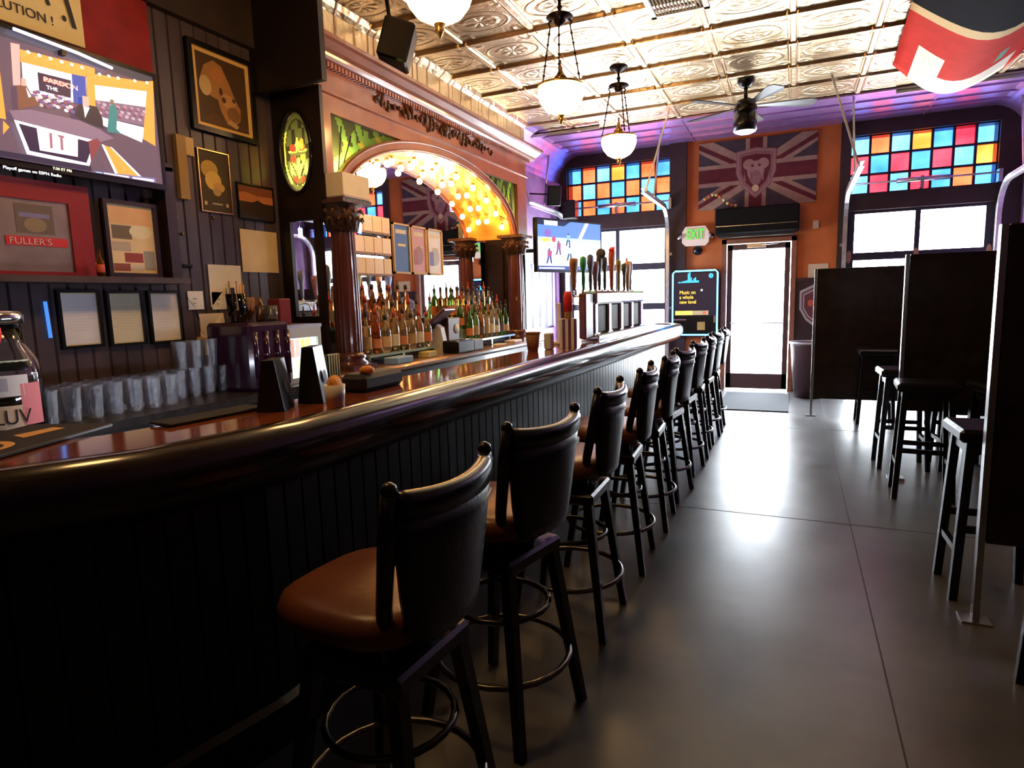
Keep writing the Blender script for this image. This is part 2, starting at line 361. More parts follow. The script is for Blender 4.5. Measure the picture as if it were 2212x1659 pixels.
# street door
r = bpy.data.objects.new('door_3', None); C.objects.link(r); r.location = (-.495, YF+.02, 0); struct(r, 'glazed street door with full length bright glass')
d = MB()
for a, b in ((-.495, -.43), (.43, .495)): d.box((a, -.06, 0), (b, .1, 2.18))
d.box((-.495, -.06, 2.12), (.495, .1, 2.18)); d.build('door_frame', mat('orange_trim', (.30, .12, .07), .5, noise=.2), r)
d = MB()
for a, b in ((-.42, -.35), (.35, .42)): d.box((a, -.02, .02), (b, .04, 2.11))
d.box((-.42, -.02, .02), (.42, .04, .24)); d.box((-.42, -.02, 2.03), (.42, .04, 2.11)); d.build('door_leaf', mat('door_leaf_paint', (.10, .055, .06), .45), r)
g = MB(); g.face([(-.36, .01, .23), (.36, .01, .23), (.36, .01, 2.04), (-.36, .01, 2.04)]); g.build('glass_pane', WGL, r)
g = MB(); g.tube([(-.36, -.06, .98), (.36, -.06, .98)], .008, 8); g.box((-.37, -.065, .97), (-.35, -.01, .99)); g.box((.35, -.065, .97), (.37, -.01, .99)); g.build('push_bar', STEEL, r)
g = MB(); g.box((-.15, -.07, 2.05), (.1, -.02, 2.11)); g.tube([(.02, -.05, 2.08), (.2, -.12, 2.09), (.3, -.03, 2.1)], .009, 6); g.build('door_closer', STEEL, r)
# left wall window
r = bpy.data.objects.new('window_3', None); C.objects.link(r); r.location = (XL-.06, LW[0], LW[2]); struct(r, 'bright window with slim bars in the left wall beyond the back bar')
g = MB(); W, H = LW[1]-LW[0], LW[3]-LW[2]; g.face([(0, 0, 0), (0, W, 0), (0, W, H), (0, 0, H)]); g.build('glass_pane', WGL, r)
g = MB()
for a in [0, .28, .55, .8, 1.1, 1.35, W]: g.box((-.02, a-.012, 0), (.02, a+.012, H))
for a in (0, H): g.box((-.021, 0, a-.03), (.021, W, a+.03))
g.build('window_frame', FRM, r)
# shaft / springs over the garage doors, and their tracks
def track(x, ylen, side, lab):
    t = thing('door_track', lab, 'door track', (x, YF-.1, 0)); m = MB(); R = .38; s = .03
    P = [(0, 0, 0), (0, 0, 2.3)]+[(0, -R*(1-cos(a*PI/12)), 2.3+R*sin(a*PI/12)) for a in range(1, 7)]+[(0, -ylen, 2.3+R+.02)]
    fr = []
    for i, p in enumerate(P):
        a, b = V(P[max(i-1, 0)]), V(P[min(i+1, len(P)-1)]); tg = (b-a).normalized(); fr.append((V(p), X*side, X.cross(tg)))
    m.sweep(fr, [(0, -s), (.05, -s), (.05, -s+.006), (.008, -s+.006), (.008, s-.006), (.05, s-.006), (.05, s), (0, s)]); m.build('rail', GALV, t)
    for yy, top in ((-ylen+.05, ZC), (-ylen+.55, ZC)):
        h = MB(); dx = -side*(.28 if yy < -ylen+.3 else .02)
        h.tube([(0, yy, 2.7), (dx, yy+(.35 if yy > -ylen+.3 else 0), top)], .014, 4); h.build('hanger_strut', GALV, t)
    b = MB(); b.box((-.03, .02, 1.2), (.03, .1, 1.24)); b.box((-.03, .02, 2.0), (.03, .1, 2.04)); b.box((-.03, .02, .2), (.03, .1, .24)); b.build('wall_bracket', STEEL, t)
    return t
track(-3.36, 1.5, 1, 'galvanised garage door track hanging above the television')
track(-1.73, 1.7, -1, 'galvanised garage door track between stained glass and exit sign')
track(.56, 2.1, 1, 'galvanised garage door track just right of the orange wall')
track(2.28, 1.3, -1, 'galvanised garage door track at the far right corner')
for nm, a, b, lab in (('left', -3.36, -1.7, 'dark spring shaft across the left stained glass'), ('right', .6, 2.26, 'dark spring shaft across the right stained glass')):
    m = MB(); m.tube([(a, YF-.12, 2.79), (b, YF-.12, 2.79)], .012, 8); m.tube([((a+b)/2-.28, YF-.12, 2.79), ((a+b)/2+.3, YF-.12, 2.79)], .03, 10)
    for x in (a+.02, (a+b)/2, b-.02): m.box((x-.02, YF-.14, 2.68), (x+.02, YF-.02, 2.83))
    tag(m.build('torsion_shaft', STEEL), lab, 'garage door shaft', 'garage door shafts')
m = MB(); m.box((.95, 8.4, 3.585), (2.3, 8.44, 3.6)); m.box((.95, 8.43, 3.55), (2.3, 8.44, 3.6)); tag(m.build('hanger_angle', STEEL), 'perforated steel angle fixed to the tin ceiling at right', 'steel angle')
m = MB(); m.box((-3.3, 8.16, 3.585), (-2.35, 8.2, 3.6)); m.box((-3.3, 8.16, 3.55), (-2.35, 8.17, 3.6)); tag(m.build('hanger_angle', STEEL), 'perforated steel angle on the ceiling beyond the soffit at left', 'steel angle')

# ------------------------------------------------------------------ far wall fittings
o = at(1508, 450, 1, YF-.01)
FX0, FX1, FZ0, FZ1 = -1.33, .22, 2.62, 3.56
t = thing('union_flag', 'faded union flag with a lion shield on the orange wall above the door', 'flag', ((FX0+FX1)/2, YF-.01, FZ0))
W, H = FX1-FX0, FZ1-FZ0
m = MB(); m.box((-W/2, -.005, 0), (W/2, .003, H)); navy = mat('flag_navy', (.07, .05, .065), .8, noise=.2); m.build('cloth', navy, t)
fw = mat('flag_white', (.42, .27, .20), .8, noise=.15); frd = mat('flag_red', (.14, .02, .028), .8, noise=.2)
p = Pic((-W/2, -.006, 0), X, Z, W, H, .004)
for q in (0, 1):
    fl = (lambda x: x) if not q else (lambda x: 1-x)
    p.poly([(fl(0), 0), (fl(.13), 0), (fl(1), .86), (fl(1), 1), (fl(.87), 1), (fl(0), .14)], fw)
for q in (0, 1):
    fl = (lambda x: x) if not q else (lambda x: 1-x)
    p.poly([(fl(0), .02), (fl(0), .09), (fl(.46), .5), (fl(.5), .46)], frd); p.poly([(fl(1), .98), (fl(1), .91), (fl(.54), .5), (fl(.5), .54)], frd)
p.rect(0, .34, 1, .66, fw); p.rect(.41, 0, .59, 1, fw); p.rect(0, .4, 1, .6, frd); p.rect(.445, 0, .555, 1, frd)
sh = [(.33, .82), (.5, .86), (.67, .82), (.67, .5), (.62, .3), (.5, .12), (.38, .3), (.33, .5)]
def sc(P, k, cx=.5, cy=.52): return [(cx+(a-cx)*k, cy+(b-cy)*k) for a, b in P]
mv = flat((.30, .14, .15)); lt = flat((.45, .28, .24))
p.poly(sh, mv); p.poly(sc(sh, .93), lt); p.poly(sc(sh, .88), mv); p.poly(sc(sh, .72), frd)
lion = flat((.42, .24, .22))
p.ell(.5, .52, .075, .15, lion); p.ell(.44, .62, .05, .08, lion); p.ell(.56, .62, .05, .08, lion); p.ell(.5, .42, .05, .11, mv); p.ell(.47, .6, .012, .02, frd); p.ell(.53, .6, .012, .02, frd)
for a in (-.1, -.05, .05, .1): p.poly([(.5+a, .38), (.5+a+.02, .38), (.5+a*1.1+.01, .55)], mv)
p.ell(.5, .27, .03, .05, flat((.7, .5, .3)))
p.build('printed_design', t)
# loose string lights / flowers at lower left of flag
t = thing('paper_garland', 'small yellow and orange garland tucked under the union flag', 'garland', (-1.05, YF-.06, 2.68))
for i in range(9):
    m = MB(); a = i/8; m.lathe([(0, -.02), (.028, 0), (.02, .02), (0, .03)], (-.18+.42*a, -.02, .09+.07*sin(a*5)-.06*a), 8); m.build('petal', [flat((.9, .55, .12)), flat((.75, .2, .05)), flat((.8, .65, .4))][i % 3], t)
m = MB(); m.tube([(-.2, -.01, .08), (-.05, -.02, .14), (.08, -.02, .1), (.25, -.01, .02)], .004, 5); m.build('cord', flat((.4, .25, .1)), t)
# air curtain over the door
t = thing('air_curtain', 'long black air curtain box above the street door', 'air curtain', (-.525, YF, 2.2))
m = MB(); m.bbox((0, -.12, .22), (1.1, .24, .36), .02); m.build('housing', mat('curtain_black', (.008, .008, .007), .7, spec=.15), t)
m = MB(); m.box((-.5, -.2, .0), (.5, -.06, .045)); m.build('outlet_slot', BLKM, t)
m = MB(); m.box((-.53, -.247, .15), (.53, -.24, .156)); m.build('trim_strip', STEEL, t)
# exit sign
ex = at(1502, 510, 1, YF-.06)
t = thing('exit_sign', 'white exit sign with green letters and two side lamps', 'exit sign', (ex.x, YF, ex.z-.14))
m = MB(); m.prism([(-.19, .05), (-.14, 0), (.14, 0), (.19, .05), (.19, .2), (.14, .28), (-.14, .28), (-.19, .2)], (0, 0, 0), X, Z, -Y, .07); m.build('housing', mat('exit_housing', (.9, .78, .68), .5, emit=(.8, .6, .45), es=.12), t)
m = MB(); m.box((-.125, -.073, .09), (.125, -.07, .26)); m.build('face_plate', flat((.75, .72, .5)), t)
text('lettering', 'EXIT', .20, (0, -.075, .10), X, Z, glow((.06, .9, .06), 1.0), t, 'CENTER', .62, .003)
for s in (-1, 1):
    m = MB(); m.lathe([(.012, 0), (.045, .05), (.045, .06), (0, .065)], (0, 0, 0), 12); a = m.build('side_lamp', CHROME, t, (s*.2, -.04, .12)); a.rotation_euler = (PI/2-.4, 0, s*.5)
sp = at(1507, 541, 1, YF)
m = MB(); m.M = Matrix.Translation((sp.x, YF, sp.z)) @ Matrix.Rotation(PI/2, 4, 'X'); m.lathe([(.07, 0), (.07, .02), (.045, .05), (0, .06)], (0, 0, 0), 16); tag(m.build('wall_speaker', BLK), 'small round black speaker under the exit sign', 'speaker')
sp = at(1762, 485, 1, YF)
t = thing('light_switch', 'small cream switch box on the orange wall right of the door', 'switch', (sp.x, YF, sp.z)); m = MB(); m.bbox((0, -.02, 0), (.08, .04, .11), .006); m.build('back_plate', CREAM, t); m = MB(); m.box((-.01, -.05, -.02), (.01, -.03, .02)); m.build('toggle', WHITE, t)
sp = at(1768, 584, 1, YF)
m = MB(); m.box((sp.x-.13, YF-.006, sp.z-.1), (sp.x+.12, YF-.001, sp.z+.09)); tag(m.build('paper_notice', CREAM), 'pale paper notice on the orange wall above the black booth divider', 'notice')
# shield sign on dark dado
t = thing('shield_sign', 'grey and red shield shaped sign on the dark dado by the bin', 'sign', (.26, YF-.02, 1.22))
S = [(-.2, .2), (0, .3), (.2, .2), (.2, -.05), (.12, -.2), (0, -.3), (-.12, -.2), (-.2, -.05)]
m = MB(); m.prism(S, (0, 0, 0), X, Z, -Y, .02); m.build('backing', flat((.45, .4, .42)), t)
p = Pic((-.2, -.021, -.3), X, Z, .4, .6, .002); N_ = [((a+.2)/.4, (b+.3)/.6) for a, b in S]; p.poly(sc(N_, .86, .5, .5), flat((.12, .05, .05))); p.poly(sc(N_, .78, .5, .5), flat((.45, .4, .42))); p.poly(sc(N_, .7, .5, .5), flat((.14, .04, .05))); p.ell(.35, .55, .09, .08, flat((.6, .12, .06))); p.ell(.65, .5, .08, .1, flat((.6, .12, .06))); p.build('emblem', t)
# jukebox
t = thing('jukebox', 'wall mounted digital jukebox with glowing blue edge left of the door', 'jukebox', (-1.345, YF-.07, .8))
W, H = .66, .97
m = MB(); m.bbox((0, -.05, H/2), (W, .1, H), .03); m.build('cabinet', BLK, t)
NEON = glow((.05, .35, 1), 9); 
m = MB(); hw = W/2-.012; m.tube([(-hw, -.105, .02), (-hw, -.105, H-.05), (-hw+.03, -.105, H-.015), (hw-.03, -.105, H-.015), (hw, -.105, H-.05), (hw, -.105, .02)], .011, 8); m.tube([(-hw, -.105, .02), (hw, -.105, .02)], .011, 8); m.build('light_edge', NEON, t)
p = Pic((-.29, -.101, .3), X, Z, .58, .62, .004)
p.rect(0, 0, 1, 1, glow((.018, .012, .03), .8)); cy = glow((.05, .5, .95), 1.6); yl = glow((1, .62, .12), 1.2)
for i, hh in enumerate([.02, .03, .02, .04, .04, .05, .06, .22, .26, .12, .05, .10, .12, .05, .05]): p.rect(.08+i*.035, .78, .08+i*.035+.028, .78+hh, cy)
p.ell(.89, .93, .055, .055, cy); p.ell(.89, .93, .03, .03, glow((.018, .012, .03), .8)); p.poly([(.875, .905), (.875, .955), (.915, .93)], cy)
p.ell(.67, .6, .03, .03, glow((.6, .6, .6), 1)); p.rect(.02, .02, .45, .12, yl); p.rect(.45, .02, .84, .12, glow((.45, .35, .22), 1)); p.rect(.7, .03, .78, .11, glow((.6, .15, .08), 1))
p.build('screen', t)
for i, s in enumerate(('Music on', 'a whole', 'new level')): text('lettering', s, .075, (-.22, -.106, .62-.07*i), X, Z, glow((1, .5, .06), 2), t, 'LEFT', .85, .0008)
text('lettering', 'touchtunes', .04, (-.3, -.104, .235), X, Z, glow((.6, .3, .4), .6), t)
m = MB(); m.box((.04, -.106, .09), (.15, -.101, .21)); m.build('sticker', flat((.5, .35, .12)), t)
m = MB(); m.box((.27, -.11, .2), (.31, -.1, .3)); m.build('card_slot', STEEL, t)
# trash bin
t = thing('trash_bin', 'tall round dark rubbish bin beside the street door', 'bin', (.21, 9.3, 0))
m = MB(); m.lathe([(.19, 0), (.245, .7), (.25, .72), (.235, .72), (.18, .02)], (0, 0, 0), 28); m.build('body', mat('bin_plastic', (.07, .035, .04), .45), t)
m = MB(); m.ring((0, 0, .735), .25, .016, 28); m.build('rim', mat('bin_liner', (.5, .5, .55), .3), t)
# door mat
m = MB(); m.bbox((-.44, 8.72, .006), (.82, 1.42, .012), .004); tag(m.build('door_mat', mat('grey_mat', (.035, .045, .055), .85, noise=.2, nscale=60)), 'grey rectangular mat on the floor inside the street door', 'mat')

# ------------------------------------------------------------------ the bar
def fx(y): return -1.36+.02*(y-1)          # front edge of the bar top
def path_front():
    P = [(-3.15, .42), (-2.3, .42), (-2.0, .46), (-1.8, .56), (-1.62, .74), (-1.46, 1.0)]+[(fx(y)-.02, y) for y in (1.4, 2.2, 3.2, 4.4, 5.6, 6.6)]
    P += [(fx(7)-.02, 7.0), (fx(7)-.02, 7.35)]+[(fx(7.5)-.32+.3*cos(a*PI/10), 7.4+.3*sin(a*PI/10)) for a in range(1, 6)]
    return [V((a, b, 0)) for a, b in P]
PF = path_front()
def normals(P):
    out = []
    for i, p in enumerate(P):
        t = (P[min(i+1, len(P)-1)]-P[max(i-1, 0)]).normalized(); out.append(V((t.y, -t.x, 0)))
    return out
NF = normals(PF)
t = thing('bar_counter', 'long mahogany topped bar with a rounded dark rail and beadboard front', 'bar', (0, 0, 0))
m = MB(); prof = [(-.33, 1.03), (-.33, 1.07), (0, 1.07), (0.0, 1.03)]
m.sweep([(p, n, Z) for p, n in zip(PF, NF)], prof); m.build('bar_top', BARWOOD, t)
m = MB(); prof = [(-.02, 1.072), (.02, 1.085), (.055, 1.08), (.085, 1.05), (.092, 1.01), (.085, .97), (.06, .93), (.02, .90), (-.07, .89), (-.07, 1.03), (-.02, 1.03)]
m.sweep([(p, n, Z) for p, n in zip(PF, NF)], prof); m.sm = [True]*len(m.f); q = m.build('arm_rail', RAILWOOD, t); 
for pl in q.data.polygons: pl.use_smooth = len(pl.vertices) == 4
m = MB()
for i in range(len(PF)-1):
    a, b = PF[i]-NF[i]*.12, PF[i+1]-NF[i+1]*.12; L = (b-a).length; k = max(1, round(L/.08)); u = (b-a)/L; n = V((u.y, -u.x, 0))
    for s in range(k):
        m.prism([(.0, -.02), (.004, .006), (L/k-.006, .006), (L/k-.001, -.02)], a+u*(L/k*s), u, n, Z, .95)
m.build('front_panelling', mat('bar_front_paint', (.007, .0075, .008), .35, noise=.2), t)
m = MB(); m.sweep([(p, n, Z) for p, n in zip(PF, NF)], [(-.33, 0), (-.33, 1.03), (-.13, 1.03), (-.13, 0)]); m.build('bar_carcass', BLKM, t)
m = MB(); m.sweep([(p, n, Z) for p, n in zip(PF, NF)], [(-.12, 0), (-.09, 0), (-.09, .14), (-.12, .16)]); m.build('kick_board', BLK, t)

# ------------------------------------------------------------------ bar stools
def make_stool():
    t = thing('bar_stool', 'x', 'bar stool', (0, 0, 0), 0, 'bar stools along the bar')
    # faces -x ; back at +x
    m = MB(); P = []
    for a in range(24):
        an = 2*PI*a/24; c_, s_ = cos(an), sin(an); e = 2/3.2
        P.append((.2*math.copysign(abs(c_)**e, c_), .2*math.copysign(abs(s_)**e, s_)))
    prof = [(.0, .70), (.92, .70), (1.0, .715), (1.02, .74), (.98, .765), (.85, .778), (.5, .784), (0, .785)]
    vs = []; fs = []
    for k_, z in prof:
        for a, b in P: vs.append((a*k_-.02, b*k_, z-.02))
    for j_ in range(len(prof)-1):
        for q_ in range(24): fs.append((j_*24+q_, j_*24+(q_+1) % 24, (j_+1)*24+(q_+1) % 24, (j_+1)*24+q_))
    m.add(vs, fs, True); m.build('seat', SEATV, t)
    m = MB(); m.lathe([(.10, .585), (.12, .60), (.12, .64), (.15, .65), (.15, .68), (0, .68)], (0, 0, 0), 20); m.build('swivel', BLK, t)
    m = MB(); m.bbox((0, 0, .59), (.30, .30, .05), .01); m.build('seat_frame', BLK, t)
    # backrest: curved upholstered panel, tapering downwards
    def arc(R, th0, th1, n): return [(R*cos(th0+(th1-th0)*i/n), R*sin(th0+(th1-th0)*i/n)) for i in range(n+1)]
    m = MB(); n = 12; rows = [(.69, .60), (.72, .70), (.80, .80), (.92, .90), (1.0, .95)]
    vs = []; fs = []; R = .42; cx = -.235
    for side, off in ((1, .022), (-1, -.022)):
        for z, wd in rows:
            for i in range(n+1):
                th = (-1+2*i/n)*.46*wd; rr = R+off*(1 if abs(-1+2*i/n) < .95 else .5)
                vs.append((cx+rr*cos(th)+(.04*(z-.66)/.34), rr*sin(th), z))
    k = len(rows)*(n+1)
    for s_ in (0, 1):
        for j_ in range(len(rows)-1):
            for i in range(n): a = s_*k+j_*(n+1)+i; fs.append((a, a+1, a+n+2, a+n+1))
    for j_ in range(len(rows)-1):
        for e in (0, n): a = j_*(n+1)+e; fs.append((a, a+n+1, k+a+n+1, k+a))
    for i in range(n):
        for j_ in (0, len(rows)-1): a = j_*(n+1)+i; fs.append((a, a+1, k+a+1, k+a))
    m.add(vs, fs, True); m.build('backrest', VINYLB, t)
    # frame: posts with knobs and curved top rail
    m = MB(); pts = []
    for i in range(n+1):
        th = (-1+2*i/n)*.44; pts.append((cx+.045+(R)*cos(th), R*sin(th), 1.018+.012*(2*i/n-1)**2))
    fr = []
    for i, p_ in enumerate(pts):
        th = (-1+2*i/n)*.44; fr.append((V(p_), V((cos(th), sin(th), 0)), Z))
    m.sweep(fr, [(-.02, -.035), (-.022, .0), (-.015, .014), (0, .02), (.015, .014), (.022, 0), (.02, -.035)]); q = m.build('top_rail', BLK, t)
    for pl in q.data.polygons: pl.use_smooth = len(pl.vertices) == 4
    m = MB(); m.sweep([(V((a.x, a.y, .95))-b*.01, b, c_) for a, b, c_ in fr], [(.01, -.01), (.026, -.005), (.026, .005), (.01, .01)]); m.build('welt', VINYLB, t)
    for s_ in (-1, 1):
        m = MB(); th = .465; px, py = cx+R*cos(th), s_*R*sin(th)
        m.tube([(px-.03, py*.72, .64), (px-.01, py*.84, .78), (px+.03, py*.98, .95), (px+.045, py, 1.045)], [.016, .018, .02, .018], 8)
        m.build('back_post', BLK, t)
        m = MB(); m.lathe([(0, -.018), (.012, -.014), (.018, 0), (.015, .011), (.006, .018), (0, .019)], (px+.045, py, 1.052), 12); m.build('finial', BLK, t)
    for sx in (-1, 1):
        for sy in (-1, 1):
            m = MB(); m.tube([(sx*.12, sy*.12, .60), (sx*.2, sy*.185, 0)], [.026, .021], 4); m.build('leg', BLK, t)
    m = MB(); m.ring((0, 0, .22), .228, .011, 28, 8); m.build('footrest', STEEL_D, t)
    m = MB(); m.ring((0, 0, .40), .16, .01, 24, 6); m.build('stretcher', BLK, t)
    return t
STEEL_D = mat('dark_steel', (.12, .11, .10), .25, .9)
SP = make_stool()
SY = [1.19, 1.84, 2.54, 3.22, 3.86, 4.46, 5.12, 5.72, 6.30, 6.88]
RZ = [-.06, -.22, .02, .06, .05, -.12, -.08, .05, -.05, .03]
ordn = ['first bar stool from the near end, closest to the viewer', 'second bar stool from the near end of the bar', 'third bar stool from the near end, pinkish light on its seat', 'fourth bar stool from the near end of the bar', 'fifth bar stool from the near end of the bar', 'sixth bar stool from the near end of the bar', 'fourth bar stool from the far end of the bar', 'third bar stool from the far end of the bar', 'second to last bar stool towards the street door', 'last bar stool of the row, closest to the street door']
for i, y in enumerate(SY):
    x = -.89+.004*i
    if i == 0: SP.location = (x, y, 0); SP.rotation_euler.z = RZ[0]; SP['label'] = 'black high backed '+ordn[0]
    else: dup(SP, (x, y, 0), RZ[i], 'black high backed '+ordn[i])

# ------------------------------------------------------------------ right side: booths dividers, high tables, backless stools
def divider(x, y, wd, z0, z1, lab):
    t = thing('booth_divider', lab, 'divider', (x, y, 0), 0, 'black booth dividers'); m = MB()
    m.bbox((wd/2+.02, 0, (z0+z1)/2), (wd, .04, z1-z0), .006); m.build('panel', mat('divider_laminate', (.022, .016, .014), .22, noise=.3), t)
    m = MB(); m.box((-.006, -.022, .0), (.018, .022, z1)); m.build('edge_post', mat('edge_metal', (.5, .5, .5), .22, .9), t)
    m = MB(); m.box((-.05, -.05, 0), (.06, .05, .008)); m.build('floor_plate', STEEL, t)
divider(.2, 7.9, XR-.26, .2, 1.66, 'black divider panel farthest away, beside the rubbish bin')
divider(.73, 5.4, XR-.79, .52, 1.66, 'middle black divider panel in front of the right garage door')
divider(.74, 3.12, XR-.8, .35, 1.66, 'nearest tall black divider panel at the right edge')
def make_bstool():
    t = thing('backless_stool', 'x', 'stool', (0, 0, 0), 0, 'backless stools at the high tables')
    m = MB(); m.bbox((0, 0, .765), (.36, .33, .06), .022); m.build('seat', BLK, t)
    m = MB(); m.box((-.14, -.13, .68), (.14, .13, .735)); m.build('apron', BLK, t)
    for sx in (-1, 1):
        for sy in (-1, 1): m = MB(); m.tube([(sx*.13, sy*.12, .73), (sx*.165, sy*.145, 0)], [.026, .024], 4); m.build('leg', BLK, t)
    for sx in (-1, 1): m = MB(); m.box((sx*.155-.012, -.14, .22), (sx*.155+.012, .14, .25)); m.build('stretcher', BLK, t)
    for sy in (-1, 1): m = MB(); m.box((-.15, sy*.135-.012, .32), (.15, sy*.135+.012, .35)); m.build('stretcher', BLK, t)
    return t
bs = make_bstool(); BS = [(.81, 7.63, 'before the farthest divider'), (.81, 5.79, 'just behind the middle divider'), (.83, 4.98, 'just in front of the middle divider'), (1.22, 5.86, 'behind the middle divider, second from the aisle'), (.86, 3.45, 'just behind the nearest divider'), (.94, 2.5, 'nearest at the right edge of the picture'), (1.28, 5.0, 'deeper in the booth before the middle divider')]
for i, (x, y, s) in enumerate(BS):
    L = 'black backless high stool '+s
    if i == 0: bs.location = (x, y, 0); bs['label'] = L
    else: dup(bs, (x, y, 0), [0, .04, -.05, .1, .03, -.06, .2][i], L)
for i, (x, y, s) in enumerate([(1.75, 6.7, 'between the far and middle dividers'), (1.80, 4.2, 'between the middle and nearest dividers'), (1.8, 2.1, 'at the right edge in front of the nearest divider')]):
    t = thing('high_table', 'black high table '+s, 'table', (x, y, 0), 0, 'high tables in the booths')
    m = MB(); m.bbox((0, 0, 1.03), (1.3, .7, .04), .01); m.build('tabletop', BLK, t)
    for sx in (-1, 1):
        for sy in (-1, 1): m = MB(); m.box((sx*.55-.03, sy*.28-.03, 0), (sx*.55+.03, sy*.28+.03, 1.01)); m.build('leg', BLK, t)
    m = MB(); m.box((-.55, -.015, .28), (.55, .015, .32)); m.build('stretcher', BLK, t)
#PART2
# ------------------------------------------------------------------ back bar
BY0, BY1, BX, MX = 3.38, 6.80, -2.85, -3.11      # ends, front plane, mirror plane
t = thing('back_bar', 'carved mahogany back bar with lit arch, columns and large mirror', 'back bar', (0, 0, 0)); BB = t
m = MB(); m.box((XW+.002, BY0-.18, 0), (-2.68, BY1+.05, .90))
for i in range(6): a = BY0-.1+i*.56; m.box((-2.685, a, .12), (-2.66, a+.48, .82))
m.build('base_cabinet', DARKWOOD, t)
m = MB(); m.prism([(-3.19, .90), (-2.66, .90), (-2.62, .915), (-2.60, .93), (-2.60, .95), (-2.63, .965), (-3.19, .965)], (0, BY0-.2, 0), X, Z, Y, BY1+.12-BY0+.2)
m.build('counter', mat('back_counter_wood', (.34, .20, .14), .25, noise=.25, nscale=4, stretch=(4, .7, 1), coat=.6), t)
m = MB(); m.box((MX-.03, BY0+.005, .965), (MX, BY1-.05, 2.74)); m.build('mirror', MIRROR, t)
m = MB(); m.box((XW+.002, BY0, .965), (MX-.03, BY1, 3.0)); m.build('back_panel', DARKWOOD, t)
def column(y):
    m = MB(); m.lathe([(.125, 0), (.125, .05), (.10, .07), (.115, .09), (.09, .12)], (-2.80, y, .965), 20); m.box((-2.935, y-.13, .965), (-2.67, y+.13, 1.0)); b = m.build('column', MAHOGC, t)
    m = MB(); vs = []; n = 40; pr = [(.088, 0), (.09, .2), (.086, .5), (.078, .82)]
    m2 = [(r*(1 if i % 2 else .94), z) for i in range(1) for r, z in pr]
    for r, z in pr:
        for i in range(n): rr = r*(1-.05*(i % 2)); vs.append((-2.80+rr*cos(2*PI*i/n), y+rr*sin(2*PI*i/n), 1.085+z))
    m.add(vs, [(j*n+i, j*n+(i+1) % n, (j+1)*n+(i+1) % n, (j+1)*n+i) for j in range(3) for i in range(n)]); m.build('column_shaft', MAHOGC, b)
    m = MB(); m.lathe([(.085, 0), (.10, .012), (.085, .025), (.09, .05), (.12, .10), (.13, .13), (.10, .14), (.14, .17), (.145, .185)], (-2.80, y, 1.895), 16)
    for i in range(12):
        a = 2*PI*i/12
        for h, o_ in ((.07, 0), (.12, .26)):
            c_, s_ = cos(a+o_), sin(a+o_); m.tube([(-2.80+.09*c_, y+.09*s_, 1.90), (-2.80+.105*c_, y+.105*s_, 1.90+h), (-2.80+.14*c_, y+.14*s_, 1.91+h), (-2.80+.145*c_, y+.145*s_, 1.89+h)], [.016, .018, .012, .006], 5)
    m.box((-2.95, y-.15, 2.07), (-2.66, y+.15, 2.10)); m.build('column_capital', CARV, b)
column(3.51); column(6.42)
# arch
CY_, A_, B_, ZS = 4.98, 1.43, .57, 2.07
NA = 40
arc = [(CY_-A_*cos(PI*i/NA), ZS+B_*sin(PI*i/NA)) for i in range(NA+1)]
arco = [(CY_-(A_+.10)*cos(PI*i/NA), ZS+(B_+.085)*sin(PI*i/NA)) for i in range(NA+1)]
m = MB()
for (x0, x1) in ((BX, BX+.04),):
    for i in range(NA):
        q = [arc[i], arc[i+1], arco[i+1], arco[i]]; m.prism(q, (x0, 0, 0), Y, Z, X, .04)
for k_ in (0, 1):     # bead lines on the archivolt
    pts = [(BX+.045, CY_-(A_+.012+.076*k_)*cos(PI*i/NA), ZS+(B_+.012+.06*k_)*sin(PI*i/NA)) for i in range(NA+1)]; m.tube(pts, .010, 6)
m.build('arch', MAHOG, t)
m = MB(); m.box((BX-.02, BY0, 2.08), (BX+.035, BY0+.10, 2.78)); m.box((BX-.02, CY_+A_+.14, 2.08), (BX+.035, BY1, 2.78)); m.box((BX-.02, BY0, 2.66), (BX+.034, BY1, 2.78))
m.box((BX-.02, BY0, 2.08), (BX+.033, CY_-A_-.0, 2.12)); m.build('arch_surround', MAHOG, t)
m = MB()
m.mi = 0
for i in range(NA):
    (a, b), (c_, d_) = arc[i], arc[i+1]; m.add([(BX+.02, a, b), (BX+.02, c_, d_), (MX, c_, d_), (MX, a, b)], [(0, 1, 2, 3)], True)
m.build('arch_soffit', mat('arch_gold', (.75, .36, .09), .32, .3, noise=.1), t)
# spandrel stained glass : translucent, with lamps behind
def tgl(name, col, e=0):
    if name in MT: return MT[name]
    mm = mat(name, col, .3); nt = mm.node_tree; b = nt.nodes['Principled BSDF']; b.inputs['Transmission Weight'].default_value = .0
    tr = nt.nodes.new('ShaderNodeBsdfTranslucent'); tr.inputs[0].default_value = (*[min(1, c*1.6) for c in col], 1); mx = nt.nodes.new('ShaderNodeMixShader'); mx.inputs[0].default_value = .75
    nt.links.new(b.outputs[0], mx.inputs[1]); nt.links.new(tr.outputs[0], mx.inputs[2]); nt.links.new(mx.outputs[0], nt.nodes['Material Output'].inputs[0]); return mm
def inell(a, b, cx, cy, rx, ry): return ((a-cx)/rx)**2+((b-cy)/ry)**2 <= 1
def inpoly(a, b, P):
    c_ = False
    for q_ in range(len(P)):
        (x1, y1), (x2, y2) = P[q_], P[q_-1]
        if (y1 > b) != (y2 > b) and a < (x2-x1)*(b-y1)/(y2-y1)+x1: c_ = not c_
    return c_
SG = [tgl('sg_green', (.25, .5, .10)), tgl('sg_yellow', (.75, .6, .10)), tgl('sg_amber', (.7, .25, .04)), tgl('sg_red', (.6, .04, .02)), tgl('sg_olive', (.07, .085, .03)), tgl('sg_white', (.7, .7, .6)), tgl('sg_blue', (.1, .25, .6))]
